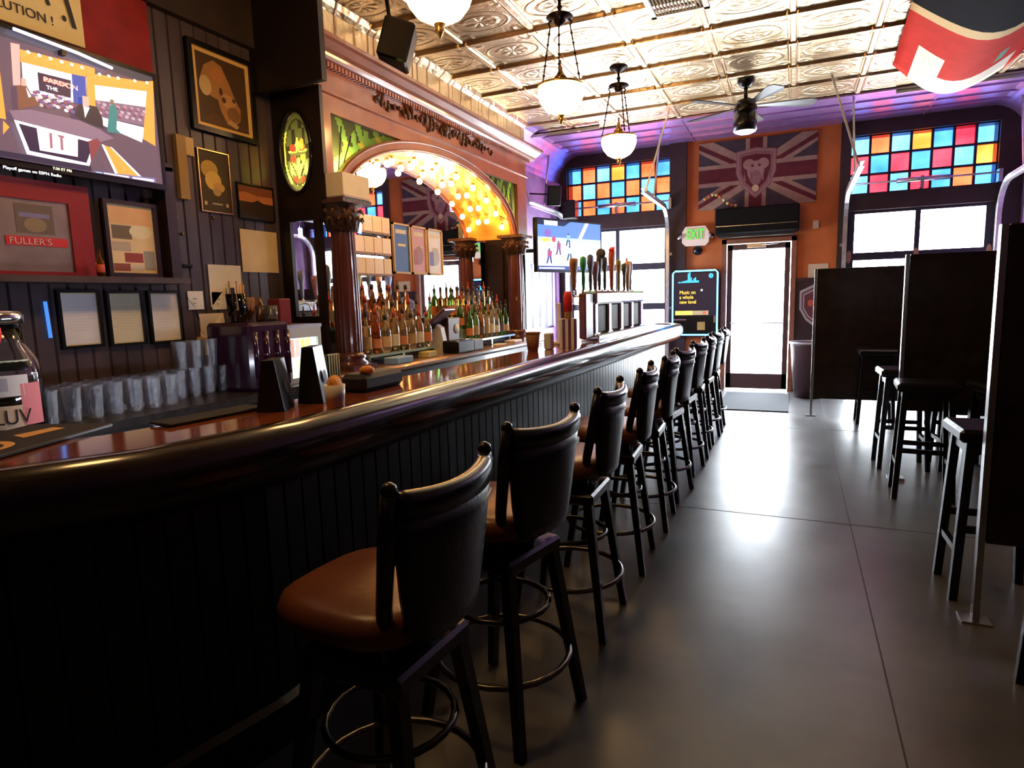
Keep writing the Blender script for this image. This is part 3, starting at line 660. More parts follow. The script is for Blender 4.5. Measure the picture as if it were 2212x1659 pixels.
for side in (0, 1):
    P = []
    ya, yb = (BY0+.10, CY_) if side == 0 else (CY_, CY_+A_+.14)
    rng = range(0, NA//2+1) if side == 0 else range(NA//2, NA+1)
    up = [arco[i] for i in rng]
    o0 = (BX+.0, 0, 0)
    m = MB(); top = 2.70; s_ = 1 if side == 0 else -1; cy0 = (ya+.06) if side == 0 else (yb-.06); cz0 = 2.22; st = .0145
    def spcol(y, z):
        a, b = s_*(y-cy0), z-cz0; d_arch = math.hypot((y-CY_)/(A_+.10), (z-ZS)/(B_+.085))
        if d_arch < 1.05: return 0 if int((a+b)*14) % 4 else 1
        if a < .0 or z > top-.03: return 4
        for (cx, cz, rx, rz, ci) in ((.09, .02, .06, .06, 1), (.2, .17, .045, .05, 2), (.12, .24, .03, .07, 1), (.27, .2, .05, .035, 1), (.32, .28, .04, .06, 1), (.4, .31, .05, .03, 2), (.45, .36, .05, .025, 6), (.52, .38, .06, .03, 1), (.04, .12, .03, .05, 3), (.36, .38, .035, .05, 0), (.22, .33, .03, .06, 0), (.62, .42, .06, .02, 1)):
            if inell(a, b, cx, cz, rx, rz): return ci
        return 0 if sin(a*30+b*14) > .55 else 4
    y = ya
    while y < yb-.001:
        z = 2.12
        while z < top:
            if math.hypot((y+st/2-CY_)/(A_+.085), (z+st/2-ZS)/(B_+.07)) > 1:
                m.mi = spcol(y+st/2, z+st/2); m.face([(BX, y, z), (BX, min(y+st, yb), z), (BX, min(y+st, yb), z+st), (BX, y, z+st)])
            z += st
        y += st
    m.build('spandrel_glass', SG, t)
    m = MB()
    for q in range(5):
        an = .15+q*.3; m.tube([(BX+.006, cy0, cz0-.05), (BX+.006, cy0+s_*(.16*cos(an)), cz0+.02+.14*sin(an)), (BX+.006, cy0+s_*(.36*cos(an)), cz0+.0+.40*sin(an))], .004, 5)
    m.build('leading', LEAD, t)
# frieze, carving, dentils, cornice
m = MB(); m.box((XW+.01, BY0-.02, 2.78), (BX+.02, BY1+.03, 3.0)); m.prism([(0, 0), (.035, .008), (.035, .022), (.02, .03), (0, .035)], (BX+.02, BY0-.02, 2.765), X, Z, Y, BY1-BY0+.05); m.build('frieze', MAHOG, t)
m = MB(); random.seed(3)
for i in range(30):
    yy = 4.02+i*(1.95/30); hh = .05+.02*sin(i*1.3)-.03*abs(i-14.5)/15
    cz = 2.885+.012*sin(i*2.1)
    m.tube([(BX+.03+.012*sin(a_), yy+.035*a_/6*cos(a_*.9+i), cz+hh*sin(a_*.9+i*.7)) for a_ in range(7)], [.006, .011, .014, .013, .011, .009, .005], 6)
    if i % 3 == 0: m.lathe([(0, -.015), (.018, 0), (0, .015)], (BX+.035, yy, cz), 8)
m.lathe([(0, -.05), (.04, -.02), (.045, .02), (0, .06)], (BX+.03, 4.99, 2.885), 10); m.build('carved_scrollwork', CARV, t)
m = MB(); yy = BY0-.08
while yy < BY1+.06: m.box((BX+.02, yy, 2.935), (BX+.065, yy+.022, 2.965)); yy += .036
m.build('dentil_row', MAHOG, t)
m = MB(); m.prism([(XW+.01, 2.965), (BX+.03, 2.965), (BX+.085, 2.968), (BX+.095, 2.985), (BX+.10, 3.0), (BX+.13, 3.012), (BX+.17, 3.04), (BX+.20, 3.045), (BX+.20, 3.07), (XW+.01, 3.07)], (0, BY0-.13, 0), X, Z, Y, BY1-BY0+.26)
m.build('cornice', mat('cornice_wood', (.34, .14, .09), .28, noise=.2, nscale=4, stretch=(4, 1, 1), coat=.6), t)
# end panels with oval glass (near) and plain (far)
EX0, EX1 = XW+.002, BX+.06
OC = ((-3.01), 2.41); RX_, RZ_ = .125, .25; PX = (-3.105, -2.905); PZ = (1.34, 1.97)
m = MB(); n = 32
def rectpt(a, x0, x1, z0, z1, cx, cz):
    dx, dz = cos(a), sin(a); s1 = ((x1-cx)/dx if dx > 0 else (x0-cx)/dx) if abs(dx) > 1e-6 else 9; s2 = ((z1-cz)/dz if dz > 0 else (z0-cz)/dz) if abs(dz) > 1e-6 else 9
    s_ = min(s1, s2); return (cx+dx*s_, cz+dz*s_)
angs = sorted([2*PI*i/n for i in range(n)]+[math.atan2(zc-OC[1], xc-OC[0]) % (2*PI) for xc in (EX0, EX1) for zc in (2.1, 2.8)])
for i in range(len(angs)):
    a, b = angs[i], angs[(i+1) % len(angs)]
    i0, i1 = (OC[0]+RX_*cos(a), OC[1]+RZ_*sin(a)), (OC[0]+RX_*cos(b), OC[1]+RZ_*sin(b)); o0, o1 = rectpt(a, EX0, EX1, 2.1, 2.8, *OC), rectpt(b, EX0, EX1, 2.1, 2.8, *OC)
    m.prism([i0, i1, o1, o0], (0, BY0, 0), X, Z, -Y, .03)
m.box((EX0, BY0-.03, 1.97), (EX1-.04, BY0, 2.1)); m.box((EX0, BY0-.03, .965), (EX1-.06, BY0, 1.34)); m.box((EX0, BY0-.03, 1.34), (PX[0], BY0, 1.97)); m.box((PX[1], BY0-.03, 1.34), (EX1-.06, BY0, 1.97)); m.box((EX0, BY0-.18, 2.76), (BX+.215, BY0-.135, ZC-.01))
m.build('end_panel', mat('end_panel_paint', (.012, .007, .006), .4), t)
m = MB(); m.M = Matrix.Translation((OC[0], BY0-.02, OC[1])); pts = [(1.04*RX_*cos(2*PI*i/30), -.015, 1.04*RZ_*sin(2*PI*i/30)) for i in range(31)]; m.tube(pts, .012, 6); m.build('oval_moulding', BLK, t)
def ovcol(a, b):
    rr = math.hypot((a-.5)/.5, (b-.5)/.5)
    if rr > .99: return None
    if rr > .80: return 7 if rr > .96 or rr < .84 else (4 if b > .78 or b < .08 else [1, 0, 1, 4, 0, 1][int((math.atan2(b-.5, a-.5)+PI)*3) % 6])
    A = abs(a-.5)
    if inell(a, b, .5, .48, .055, .03): return 4
    if inpoly(a, b, [(.5, .70), (.58, .6), (.56, .52), (.5, .46), (.44, .52), (.42, .6)]): return 1
    if inpoly(.5+A, b, [(.5, .49), (.8, .5), (.82, .53), (.56, .515)]): return 1
    if inell(a, b, .64, .60, .08, .07): return 2
    if inell(a, b, .66, .43, .09, .045): return 2
    if inell(a, b, .33, .56, .1, .05) or inell(a, b, .34, .42, .1, .045) or inell(a, b, .68, .54, .07, .04): return 3
    if inell(a, b, .36, .15, .10, .05) or inell(a, b, .64, .14, .09, .045): return 3
    for P, ci in (([(.5, .14), (.56, .24), (.73, .38), (.68, .42), (.54, .32), (.5, .24)], 1), ([(.58, .16), (.78, .3), (.8, .4), (.7, .32)], 0), ([(.5, .2), (.56, .34), (.54, .44), (.5, .44)], 1), ([(.72, .2), (.8, .26), (.78, .32), (.70, .26)], 1)):
        if inpoly(.5+A, b, P): return ci
    return 4 if (int(a*9)+int(b*5)) % 3 else 7
SG.append(tgl('sg_dark', (.02, .02, .012)))
m = MB(); NX, NZ = 34, 64
for i in range(NX):
    for j_ in range(NZ):
        c_ = ovcol((i+.5)/NX, (j_+.5)/NZ)
        if c_ is None: continue
        m.mi = c_; xa, za = OC[0]-RX_+2*RX_*i/NX, OC[1]-RZ_+2*RZ_*j_/NZ; m.face([(xa, BY0-.012, za), (xa+2*RX_/NX, BY0-.012, za), (xa+2*RX_/NX, BY0-.012, za+2*RZ_/NZ), (xa, BY0-.012, za+2*RZ_/NZ)])
m.build('oval_stained_glass', SG, t)
g = MB(); g.face([(PX[0], BY0-.012, PZ[0]), (PX[1], BY0-.012, PZ[0]), (PX[1], BY0-.012, PZ[1]), (PX[0], BY0-.012, PZ[1])]); g.build('end_glass', WGL, t)
m = MB(); m.box((EX0, BY1, .965), (EX1-.06, BY1+.03, 2.8)); m.box((BX-.0, BY1-.1, .965), (BX+.0, BY1, 2.1)); m.build('end_panel', DARKWOOD, t)
# bulbs in the arch
AMB = glow((1, .50, .13), 55)
def bulb(x, y, z):
    m = MB(); m.lathe([(.016, .03), (.018, .008)], (x, y, z), 10); s = m.build('bulb_socket', BRASS, t)
    m = MB(); m.lathe([(0, -.045), (.02, -.038), (.028, -.018), (.022, .0), (.014, .012), (0, .014)], (x, y, z), 10); m.build('light_bulb', AMB, s)
for row, (x, ks) in enumerate(((BX-.06, range(1, 12)), (MX+.05, range(1, 11)))):
    for k_ in ks:
        a = PI*(k_+(.5 if row else 0))/12; bulb(x, CY_-(A_-.05)*cos(a), ZS+(B_-.05)*sin(a))
def light(name, loc, e, col, r=.03, typ='POINT'):
    l = bpy.data.lights.new(name, typ); l.energy = e; l.color = col
    if typ == 'POINT': l.shadow_soft_size = r
    o = bpy.data.objects.new(name, l); C.objects.link(o); o.location = loc; return o
for yy, zz in ((3.56, 2.33), (6.62, 2.38)):
    light('back_lamp', (BX-.12, yy, zz), 5, (1, .8, .4)); m = MB(); m.lathe([(0, -.03), (.025, -.01), (.02, .01), (0, .02)], (BX-.12, yy, zz+.07), 10); m.build('light_bulb', glow((1, .8, .45), 12), t)
light('back_lamp', (-3.1, BY0+.1, 2.2), 1.5, (1, .9, .5)) 

# things on / in the back bar
def onbox(name, lab, cat, c, d, mt, r=.006, group=None, rz=0):
    m = MB(); m.bbox((0, 0, d[2]/2), d, r); o = m.build(name, mt, None, c, rz); return tag(o, lab, cat, group)
t = thing('cream_carton', 'cream cardboard box on top of the left column capital', 'box', (-2.73, 3.50, 2.10), .0)
m = MB(); m.bbox((0, 0, .08), (.15, .28, .15), .004); m.build('carton', CREAM, t)
m = MB(); m.box((-.075, -.135, .0), (.079, .135, .012)); m.build('base_flap', flat((.5, .35, .3)), t)
t = thing('led_lamp', 'small bright blue-white lamp below the cream box', 'lamp', (-2.86, 3.72, 1.98))
m = MB(); m.tube([(0, 0, .08), (.02, .02, 0)], .006, 6); m.build('arm', STEEL, t); m = MB(); m.bbox((.02, .03, -.03), (.02, .03, .07), .004); m.build('diode_head', glow((.35, .45, 1), 14), t)
# cards in a grid in front of the mirror
rows_ = ['top', 'middle', 'bottom']; cn = ['first', 'second', 'third', 'fourth', 'fifth']
for rr in range(3):
    for cc in range(5):
        ya_, yb_ = at(742, 500, 0, MX+.025).y, at(842, 500, 0, MX+.025).y; y0 = ya_+cc*(yb_-ya_)/5; z0 = at(790, 478, 0, MX+.025).z+.06-rr*.165
        t = thing('price_card', 'cream card hanging at the mirror, %s row, %s from the left' % (rows_[rr], cn[cc]), 'card', (MX+.025, y0+.06, z0-.15), 0, 'cream cards hanging at the mirror')
        m = MB(); m.bbox((0, 0, .072), (.012, .108+.01*((rr+cc) % 2), .140), .003); m.build('card', [CREAM, flat((.8, .6, .36)), flat((.86, .7, .5))][(rr+cc) % 3], t)
        m = MB(); m.box((-.01, -.05, 0), (.012, .05, .018)); m.build('clip', flat((.25, .15, .1)), t)
PY = [at(x_, 550, 0, MX+.02).y for x_ in (849, 886, 921, 955)]
for i, (a, b, cl, l) in enumerate(((PY[0], PY[1], (.05, .13, .36), 'blue'), (PY[1]+.02, PY[2], (.55, .28, .30), 'pink'), (PY[2]+.02, PY[3], (.70, .66, .62), 'white and blue'))):
    t = thing('framed_poster', l+' poster leaning at the mirror behind the bottles', 'poster', (MX+.02, a, 1.66), 0, 'posters at the mirror')
    W, H = b-a, .42
    m = MB()
    for q in ((0, 0, W, .015), (0, H-.015, W, H), (0, 0, .015, H), (W-.015, 0, W, H)): m.box((-.008, q[0], q[1]), (.012, q[2], q[3]))
    m.build('frame', flat((.55, .35, .12)), t)
    p = Pic((0, 0, 0), Y, Z, W, H, .002); p.rect(0, 0, 1, 1, flat(cl)); p.rect(.2, .8, .8, .88, flat((.6, .5, .3))); p.rect(.3, .55, .75, .6, flat((.7, .55, .2)))
    if i: p.ell(.5, .4, .3, .2, flat(tuple(c*.6 for c in cl))); p.rect(.1, .2, .4, .5, flat((.15, .16, .4) if i == 2 else (.35, .1, .1)))
    p.build('print', t)
# bottle risers
def riser(y0, y1, lab):
    t = thing('bottle_riser', lab, 'shelf', (0, 0, 0))
    for i, (xa, xb, z) in enumerate(((-2.90, -2.76, 1.045), (-2.98, -2.90, 1.14), (MX+.015, -2.98, 1.24))):
        m = MB(); m.box((xa, y0, z-.018), (xb, y1, z)); q = m.build('step', mat('glass_shelf', (.35, .5, .48), .1, spec=.8), t)
        if i: m = MB(); m.box((xb-.004, y0, z-.1), (xb, y1, z-.018)); m.build('step_riser', STEEL, t)
    for yy in (y0+.05, (y0+y1)/2, y1-.05): m = MB(); m.box((MX+.02, yy-.015, .967), (-2.80, yy+.015, 1.027)); m.build('foot', STEEL, t)
riser(3.68, 4.66, 'grey stepped bottle shelf on the left of the mirror'); riser(5.28, 6.26, 'grey stepped bottle shelf on the right of the mirror')
BG = {}
def bglass(c):
    return mat('bottle_glass_%d_%d_%d' % tuple(int(x*100) for x in c), c, .04, trans=.9, ior=1.4)
SHP = [[(.036, 0), (.037, .17), (.03, .205), (.014, .235), (.013, .285)], [(.04, 0), (.042, .05), (.042, .15), (.036, .18), (.016, .20), (.015, .27)], [(.034, 0), (.034, .19), (.031, .20), (.013, .215), (.012, .30)], [(.045, 0), (.05, .06), (.045, .13), (.02, .17), (.014, .19), (.014, .24)], [(.033, 0), (.035, .12), (.033, .18), (.017, .22), (.013, .24), (.013, .31)]]
def bottle(x, y, z, shp, gc, lc, cap, lab, grp, pour=False):
    s = SHP[shp]; n = 4 if shp == 2 and False else 12
    m = MB(); m.lathe([(0, 0.001)]+s[:1]+s[1:]+[(0, s[-1][1])], (0, 0, 0), 12); o = m.build('liquor_bottle', bglass(gc), None, (x, y, z), random.uniform(-.5, .5)); tag(o, lab, 'bottle', grp)
    m = MB(); r = s[0][0]+.0035; h0, h1 = .04, min(.13, s[1][1]-.01) if s[1][1] > .09 else .12; n = 12
    m.lathe([(max(s[0][0], s[1][0])+.0015, h0), (max(s[0][0], s[1][0])+.0015, h1)], (0, 0, 0), 14); m.f = m.f[:-2]; m.m = m.m[:-2]; m.sm = m.sm[:-2]; m.build('label', flat(lc), o)
    m = MB(); H = s[-1][1]; rr = s[-1][0]+.002
    m.lathe([(rr, H-.025), (rr, H+.01), (rr*.6, H+.014)]+([(.006, H+.02), (.005, H+.06), (0, H+.062)] if pour else [(0, H+.015)]), (0, 0, 0), 10); m.build('pourer' if pour else 'cap', flat(cap), o)
    return o
GC = [(.85, .35, .08), (.9, .75, .5), (.95, .95, .95), (.25, .6, .15), (.7, .2, .05), (.9, .9, .85)]; GN = ['amber', 'pale gold', 'clear', 'green', 'red-brown', 'clear round']
LC = [(.75, .5, .25), (.8, .72, .55), (.7, .25, .1), (.85, .8, .7), (.5, .35, .15), (.15, .1, .08)]; LN = ['tan', 'cream', 'red', 'white', 'brown', 'black']
on = ['first', 'second', 'third', 'fourth', 'fifth', 'sixth', 'seventh', 'eighth', 'ninth', 'tenth']
random.seed(12)
for side, y0, y1, nn in (('left', 3.74, 4.60, 8), ('right', 5.34, 6.20, 8)):
    for rw, (x, z, rn) in enumerate(((-2.825, 1.045, 'front'), (-2.94, 1.14, 'middle'), (-3.018, 1.24, 'back'))):
        for i in range(nn):
            y = y0+(y1-y0)*(i+.5*(rw % 2)*.6)/(nn-1+.3)
            if side == 'left': gi = [1, 1, 0][rw] if random.random() < .6 else random.choice([0, 4, 2]); li = random.randrange(5)
            else: gi = random.choice([2, 5, 1, 0, 3] if i > 2 else [3, 3, 0]); li = random.randrange(6)
            if rw == 2 and side == 'left' and i == 0: gi = 4
            sh = random.choice([0, 1, 2, 4] if rw < 2 else [0, 2, 4])
            bottle(x, y, z, sh, GC[gi], LC[li], random.choice([(.03, .03, .03), (.05, .03, .02), (.4, .05, .03)]), '%s bottle with %s label, %s in the %s row of the %s shelf' % (GN[gi], LN[li], on[i], rn, side), 'liquor bottles on the %s shelf' % side, rw < 2 or i % 2 == 0)
# tablet till, printer and boxes between the shelves
t = thing('till_terminal', 'brown backed touch till between the two bottle shelves', 'till', (-2.90, 4.84, .965), .2)
m = MB(); m.prism([(-.1, 0), (.1, 0), (.06, .22), (.02, .25)], (0, -.05, 0), X, Z, Y, .1); m.build('stand', flat((.6, .62, .65)), t)
m = MB(); m.M = Matrix.Translation((.03, 0, .30)) @ Matrix.Rotation(-.7, 4, 'Y'); m.bbox((0, 0, 0), (.27, .3, .03), .01); m.build('tablet', mat('till_back', (.12, .06, .08), .4), t)
t = thing('receipt_printer', 'black receipt printer with grey front on the back counter', 'printer', (-2.69, 4.86, .966))
m = MB(); m.bbox((0, 0, .055), (.16, .3, .11), .012); m.build('body', BLK, t); m = MB(); m.bbox((0, .25, .05), (.15, .19, .10), .01); m.build('grey_front', flat((.25, .32, .42)), t); m = MB(); m.box((-.05, .06, .108), (.04, .13, .113)); m.build('paper_slot', STEEL, t)
onbox('wooden_speaker', 'dark brown wooden box with a pale disc behind the printer', 'box', (-2.93, 5.10, .965), (.14, .22, .30), mat('brown_box', (.12, .05, .03), .4))
m = MB(); m.M = Matrix.Translation((-2.857, 5.14, 1.16)) @ Matrix.Rotation(PI/2, 4, 'Y'); m.lathe([(.045, 0), (.045, .004), (0, .006)], (0, 0, 0), 16); tag(m.build('round_coaster', WHITE), 'round white disc fixed to the dark brown box', 'disc')
m = MB()
for i in range(6): m.box((-.05+.008*i, -.09+.012*i, .002*i), (.07+.004*i, .07-.01*i, .002*i+.002))
tag(m.build('paper_pile', WHITE, None, (-2.73, 5.75, .966), .4), 'loose white papers on the back counter below the right bottles', 'papers')
onbox('blue_tray', 'blue and white napkin tray under the left bottle shelf', 'tray', (-2.70, 3.95, .965), (.12, .22, .05), flat((.25, .45, .75)))
onbox('card_box', 'yellow and green carton in front of the till on the back counter', 'carton', (-2.74, 4.42, .965), (.1, .14, .05), flat((.6, .55, .2)))
onbox('bar_towel', 'folded white towel by the foot of the far column', 'towel', (-2.72, 6.12, .965), (.12, .2, .025), WHITE)

# ------------------------------------------------------------------ near working counter with glasses
t = thing('work_counter', 'dark steel topped work counter behind the near bar', 'counter', (0, 0, 0))
m = MB(); m.box((XW+.003, .82, .91), (-2.62, BY0-.2, .95)); m.build('worktop', mat('dark_worktop', (.045, .04, .04), .25, .3, noise=.3, nscale=20), t)
m = MB(); m.box((XW+.003, .82, 0), (-2.68, BY0-.2, .91)); m.build('cabinet', BLKM, t)
def pint_mat():
    m = bpy.data.materials.new('pint_glass_clear'); m.use_nodes = True; nt = m.node_tree; N = nt.nodes; L = nt.links; N.clear()
    o = N.new('ShaderNodeOutputMaterial'); t = N.new('ShaderNodeBsdfTransparent'); t.inputs[0].default_value = (.93, .95, .97, 1); g_ = N.new('ShaderNodeBsdfGlossy'); g_.inputs['Roughness'].default_value = .06
    lw = N.new('ShaderNodeLayerWeight'); lw.inputs[0].default_value = .55; r = N.new('ShaderNodeMapRange'); r.inputs[3].default_value = .10; r.inputs[4].default_value = .85
    n = N.new('ShaderNodeTexNoise'); n.inputs['Scale'].default_value = 60; b = N.new('ShaderNodeBump'); b.inputs['Strength'].default_value = .25; b.inputs['Distance'].default_value = .01; L.new(n.outputs[0], b.inputs['Height']); L.new(b.outputs[0], g_.inputs['Normal'])
    mx = N.new('ShaderNodeMixShader'); L.new(lw.outputs['Facing'], r.inputs[0]); L.new(r.outputs[0], mx.inputs[0]); L.new(t.outputs[0], mx.inputs[1]); L.new(g_.outputs[0], mx.inputs[2])
    d = N.new('ShaderNodeBsdfTranslucent'); d.inputs[0].default_value = (.9, .95, 1, 1); m2 = N.new('ShaderNodeMixShader'); m2.inputs[0].default_value = .05; L.new(mx.outputs[0], m2.inputs[1]); L.new(d.outputs[0], m2.inputs[2]); L.new(m2.outputs[0], o.inputs[0]); return m
PGL = pint_mat()
PINT = [(.0, .004), (.030, .0), (.032, .002), (.042, .148), (.0395, .148), (.030, .012), (.0, .010)]
pg = None; gi = 0
def pint(x, y, z, lab, grp='clear pint glasses on the work counter'):
    global pg
    if pg is None:
        m = MB(); m.lathe(PINT, (0, 0, 0), 12); m.sm = [False]*len(m.sm); pg = m.build('pint_glass', PGL, None, (x, y, z)); tag(pg, lab, 'glass', grp)
    else: o = pg.copy(); C.objects.link(o); o.location = (x, y, z); o['label'] = lab
for rw, (x, n0, y0, nm) in enumerate(((-2.80, 7, 1.56, 'front'), (-2.90, 7, 1.58, 'second'), (-3.0, 7, 1.60, 'third'))):
    for i in range(n0): pint(x+random.uniform(-.006, .006), y0+i*.092, .95, 'clear pint glass, %s row, %s from the left' % (nm, on[i]))
for i in range(5):
    pint(-2.92+.0*i, 2.27+i*.09, .95, 'clear pint glass in the right group, bottom tier, %s from the left' % on[i])
for i in range(3):
    pint(-3.02, 2.24+i*.09, .95, 'clear pint glass standing behind the right group, %s from the left' % on[i])
for i in range(3):
    pint(-2.92, 2.29+i*.09, 1.099, 'clear pint glass stacked on top of the right group, %s from the left' % on[i])
m = MB(); m.tube([(-1.86, 1.30, 1.0), (-1.735, 1.55, 1.0), (-1.715, 2.1, 1.0)], .012, 6); m.build('added_light_strip', glow((.75, .82, 1), 42), bpy.data.objects['bar_counter'])  # unseen strip lamp, added to brighten the glasses and near wall
# decorated jar with LUV label
t = thing('glass_jar', 'tall clear jar with colourful stickers and black LUV lettering at the left edge', 'jar', (-2.80, 1.42, .95)); R_ = .118; HJ = .46
m = MB(); m.lathe([(0, 0), (R_*.95, 0), (R_, .02), (R_, HJ*.5), (R_*.9, HJ*.62), (R_*.62, HJ*.75), (R_*.6, HJ*.92), (R_*.56, HJ*.92), (R_*.56, HJ*.75), (R_*.86, HJ*.6), (R_*.95, HJ*.5), (R_*.95, .03), (0, .02)], (0, 0, 0), 28); m.build('jar_body', GLASS, t)
m = MB(); m.lathe([(R_*.66, HJ*.93), (R_*.68, HJ*1.0), (R_*.6, HJ*1.03), (0, HJ*1.04)], (0, 0, 0), 24); m.build('lid', CHROME, t)
m = MB(); m.lathe([(0, .03), (R_*.9, .035), (R_*.9, .1), (R_*.85, .14), (0, .13)], (0, 0, 0), 20); m.build('contents', flat((.65, .5, .35)), t)
def patch(a0, a1, z0, z1, mt, rr=R_+.002, nm='sticker'):
    m = MB(); n = 8; vs = []
    for i in range(n+1):
        a = a0+(a1-a0)*i/n; vs += [(rr*cos(a), rr*sin(a), z0), (rr*cos(a), rr*sin(a), z1)]
    m.add(vs, [(2*i, 2*i+2, 2*i+3, 2*i+1) for i in range(n)], True); m.build(nm, mt, t)
# camera looks from +x-ish/-y side: visible angles about -90..+60 deg
patch(-1.1, .1, .155, .235, WHITE); patch(-.95, -.45, .175, .225, flat((.5, .5, .6)), R_+.003); patch(-1.2, -.95, .16, .22, flat((.6, .2, .12)), R_+.003)
patch(-.15, .5, .04, .2, flat((.8, .25, .28))); patch(-1.3, -.1, .03, .12, flat((.75, .58, .40))); patch(-1.4, -1.0, .25, .30, flat((.75, .8, .5)), R_*.8); patch(-.6, .3, .25, .29, flat((.6, .7, .5)), R_*.9)
a_ = -.36; text('lettering', 'LUV', .08, (R_*1.06*cos(a_)-.065*.408, R_*1.06*sin(a_)-.065*.913, .05), (.408, .913, 0), Z, flat((.02, .02, .02)), t, 'LEFT', .8, .001)
m = MB(); m.lathe([(0, -.04), (.035, -.02), (.04, .01), (.02, .035), (0, .04)], (.03, -.05, HJ*.84), 12); m.build('dark_stopper', flat((.03, .02, .02)), t)
m = MB(); m.ring((.035, -.05, HJ*.86), .045, .014, 20, 6, 1); m.build('red_ring', flat((.8, .05, .03)), t)
# bar mat with oval logo on the near bar
t = thing('bar_mat', 'black rubber bar mat with orange oval emblem at the near end of the bar', 'bar mat', (-1.90, .93, 1.072), .35)
m = MB(); m.bbox((0, 0, .005), (.26, .5, .01), .004); m.build('mat', BLKM, t)
p = Pic((-.12, -.2, .0105), X, Y, .24, .4, .001); og = flat((.75, .42, .15)); p.ell(.5, .3, .35, .22, og, 24); p.ell(.5, .3, .27, .15, BLKM, 24); p.rect(.3, .24, .7, .34, og); p.poly([(.35, .7), (.6, .62), (.65, .95), (.45, .98)], og); p.build('printed_emblem', t)
m = MB(); m.bbox((0, 0, .005), (.10, .34, .01), .003); tag(m.build('bar_mat', BLKM, None, (-1.70, 1.42, 1.072), -.1), 'plain black rubber mat strip along the inner edge of the bar', 'bar mat')

# ------------------------------------------------------------------ left wall decorations
XP = XW+.001
def P2(px, py, x=XP): return at(px, py, 0, x)
def framed(name, lab, cat, tl, br, fw_, fm, picf, depth=.03, x=XP, group=None, fname='frame'):
    a = P2(*tl, x=x); b = P2(*br, x=x); y0, y1, z0, z1 = a.y, b.y, b.z, a.z
    t = thing(name, lab, cat, (x, y0, z0), 0, group); W, H = y1-y0, z1-z0
    m = MB()
    for q in ((0, 0, W, fw_), (0, H-fw_, W, H), (0, fw_, fw_, H-fw_), (W-fw_, fw_, W, H-fw_)): m.box((0, q[0], q[1]), (depth, q[2], q[3]))
    m.box((0, 0, 0), (depth*.4, W, H)); m.build(fname, fm, t)
    p = Pic((depth*.45, fw_, fw_), Y, Z, W-2*fw_, H-2*fw_, .002); picf(p); p.build('print', t); return t
G = lambda r, g_, b: flat((r, g_, b))
def pic_ape(p):
    p.rect(0, 0, 1, 1, G(.80, .52, .16)); p.rect(.07, .05, .93, .95, G(.07, .035, .012))
    p.poly([(.1, .08), (.3, .22), (.85, .1), (.6, .06)], G(.10, .045, .015))
    p.poly([(.12, .62), (.2, .8), (.36, .9), (.5, .86), (.62, .66), (.72, .46), (.8, .36), (.78, .2), (.66, .1), (.52, .14), (.44, .26), (.4, .4), (.3, .42), (.18, .46)], G(.42, .20, .06))
    p.ell(.2, .54, .1, .13, G(.62, .42, .2)); p.ell(.42, .72, .12, .1, G(.52, .2, .06)); p.ell(.58, .42, .13, .09, G(.55, .30, .11)); p.ell(.66, .26, .12, .1, G(.24, .11, .04)); p.ell(.46, .52, .03, .05, G(.08, .02, .01)); p.ell(.5, .42, .04, .04, G(.1, .03, .01)); p.ell(.68, .45, .03, .03, G(.1, .03, .01)); p.poly([(.52, .12), (.6, .18), (.74, .12), (.7, .07)], G(.55, .33, .15))
framed('framed_picture', 'large black framed picture of a hairy face with golden mat', 'picture', (394, 78), (552, 315), .03, BLK, pic_ape)
def pic_blot(p):
    p.rect(0, 0, 1, 1, G(.05, .03, .012)); p.ell(.35, .7, .28, .15, G(.55, .34, .08)); p.ell(.45, .52, .27, .16, G(.75, .50, .12)); p.ell(.62, .42, .2, .08, G(.6, .36, .1)); p.ell(.55, .34, .14, .07, G(.45, .3, .12)); p.rect(.35, .12, .7, .15, G(.35, .3, .2)); p.rect(.1, .1, .18, .16, G(.7, .55, .3)); p.rect(.82, .1, .9, .16, G(.7, .45, .3))
framed('framed_poster', 'narrow brass edged dark poster with golden splash', 'poster', (421, 318), (501, 465), .006, BRASS, pic_blot, .015)
framed('small_print', 'small dark print with an orange sunset band near the end panel', 'picture', (508, 392), (592, 482), .006, BLK, lambda p: (p.rect(0, 0, 1, 1, G(.03, .015, .01)), p.rect(0, .52, 1, .95, G(.22, .06, .03)), p.poly([(0, .5), (1, .5), (1, .72), (.55, .7), (.2, .78), (0, .74)], G(.55, .18, .06)), p.poly([(.3, .45), (.55, .58), (.8, .45)], G(.02, .01, .01))), .015)
def sheet(tl, br, lab, col, grp=None, tilt=0, lines=0, name='paper_sheet'):
    a = P2(*tl); b = P2(*br); t = thing(name, lab, 'paper', (XP+.002, a.y, b.z), 0, grp); W, H = b.y-a.y, a.z-b.z
    m = MB(); m.add([(.001, 0, 0), (.001, W, 0), (.002, W, H), (.001, 0, H)]+[(.004, 0, 0), (.006+tilt, W*.98, .0), (.004, W, H), (.004, 0, H)], [(0, 3, 2, 1), (4, 5, 6, 7), (0, 1, 5, 4), (1, 2, 6, 5), (2, 3, 7, 6), (3, 0, 4, 7)]); m.build('sheet', flat(col), t)
    if lines:
        p = Pic((.007, 0, 0), Y, Z, W, H, .001)
        for i in range(lines): p.rect(.3, .3+i*.5/lines, .3+.35*((i*7) % 3+1)/3, .3+(i+.25)*.5/lines, G(.3, .3, .32))
        p.build('writing', t)
sheet((516, 494), (602, 590), 'large cream paper sheet right of the beadboard, beside the end panel', (.80, .58, .27))
sheet((447, 571), (525, 662), 'white and yellow stained paper sheet above the small cards', (.85, .78, .62))
sheet((403, 629), (440, 668), 'small white card pinned left of its neighbour, under the beadboard nail', (.85, .84, .82), None, 0, 2, 'pinned_card')
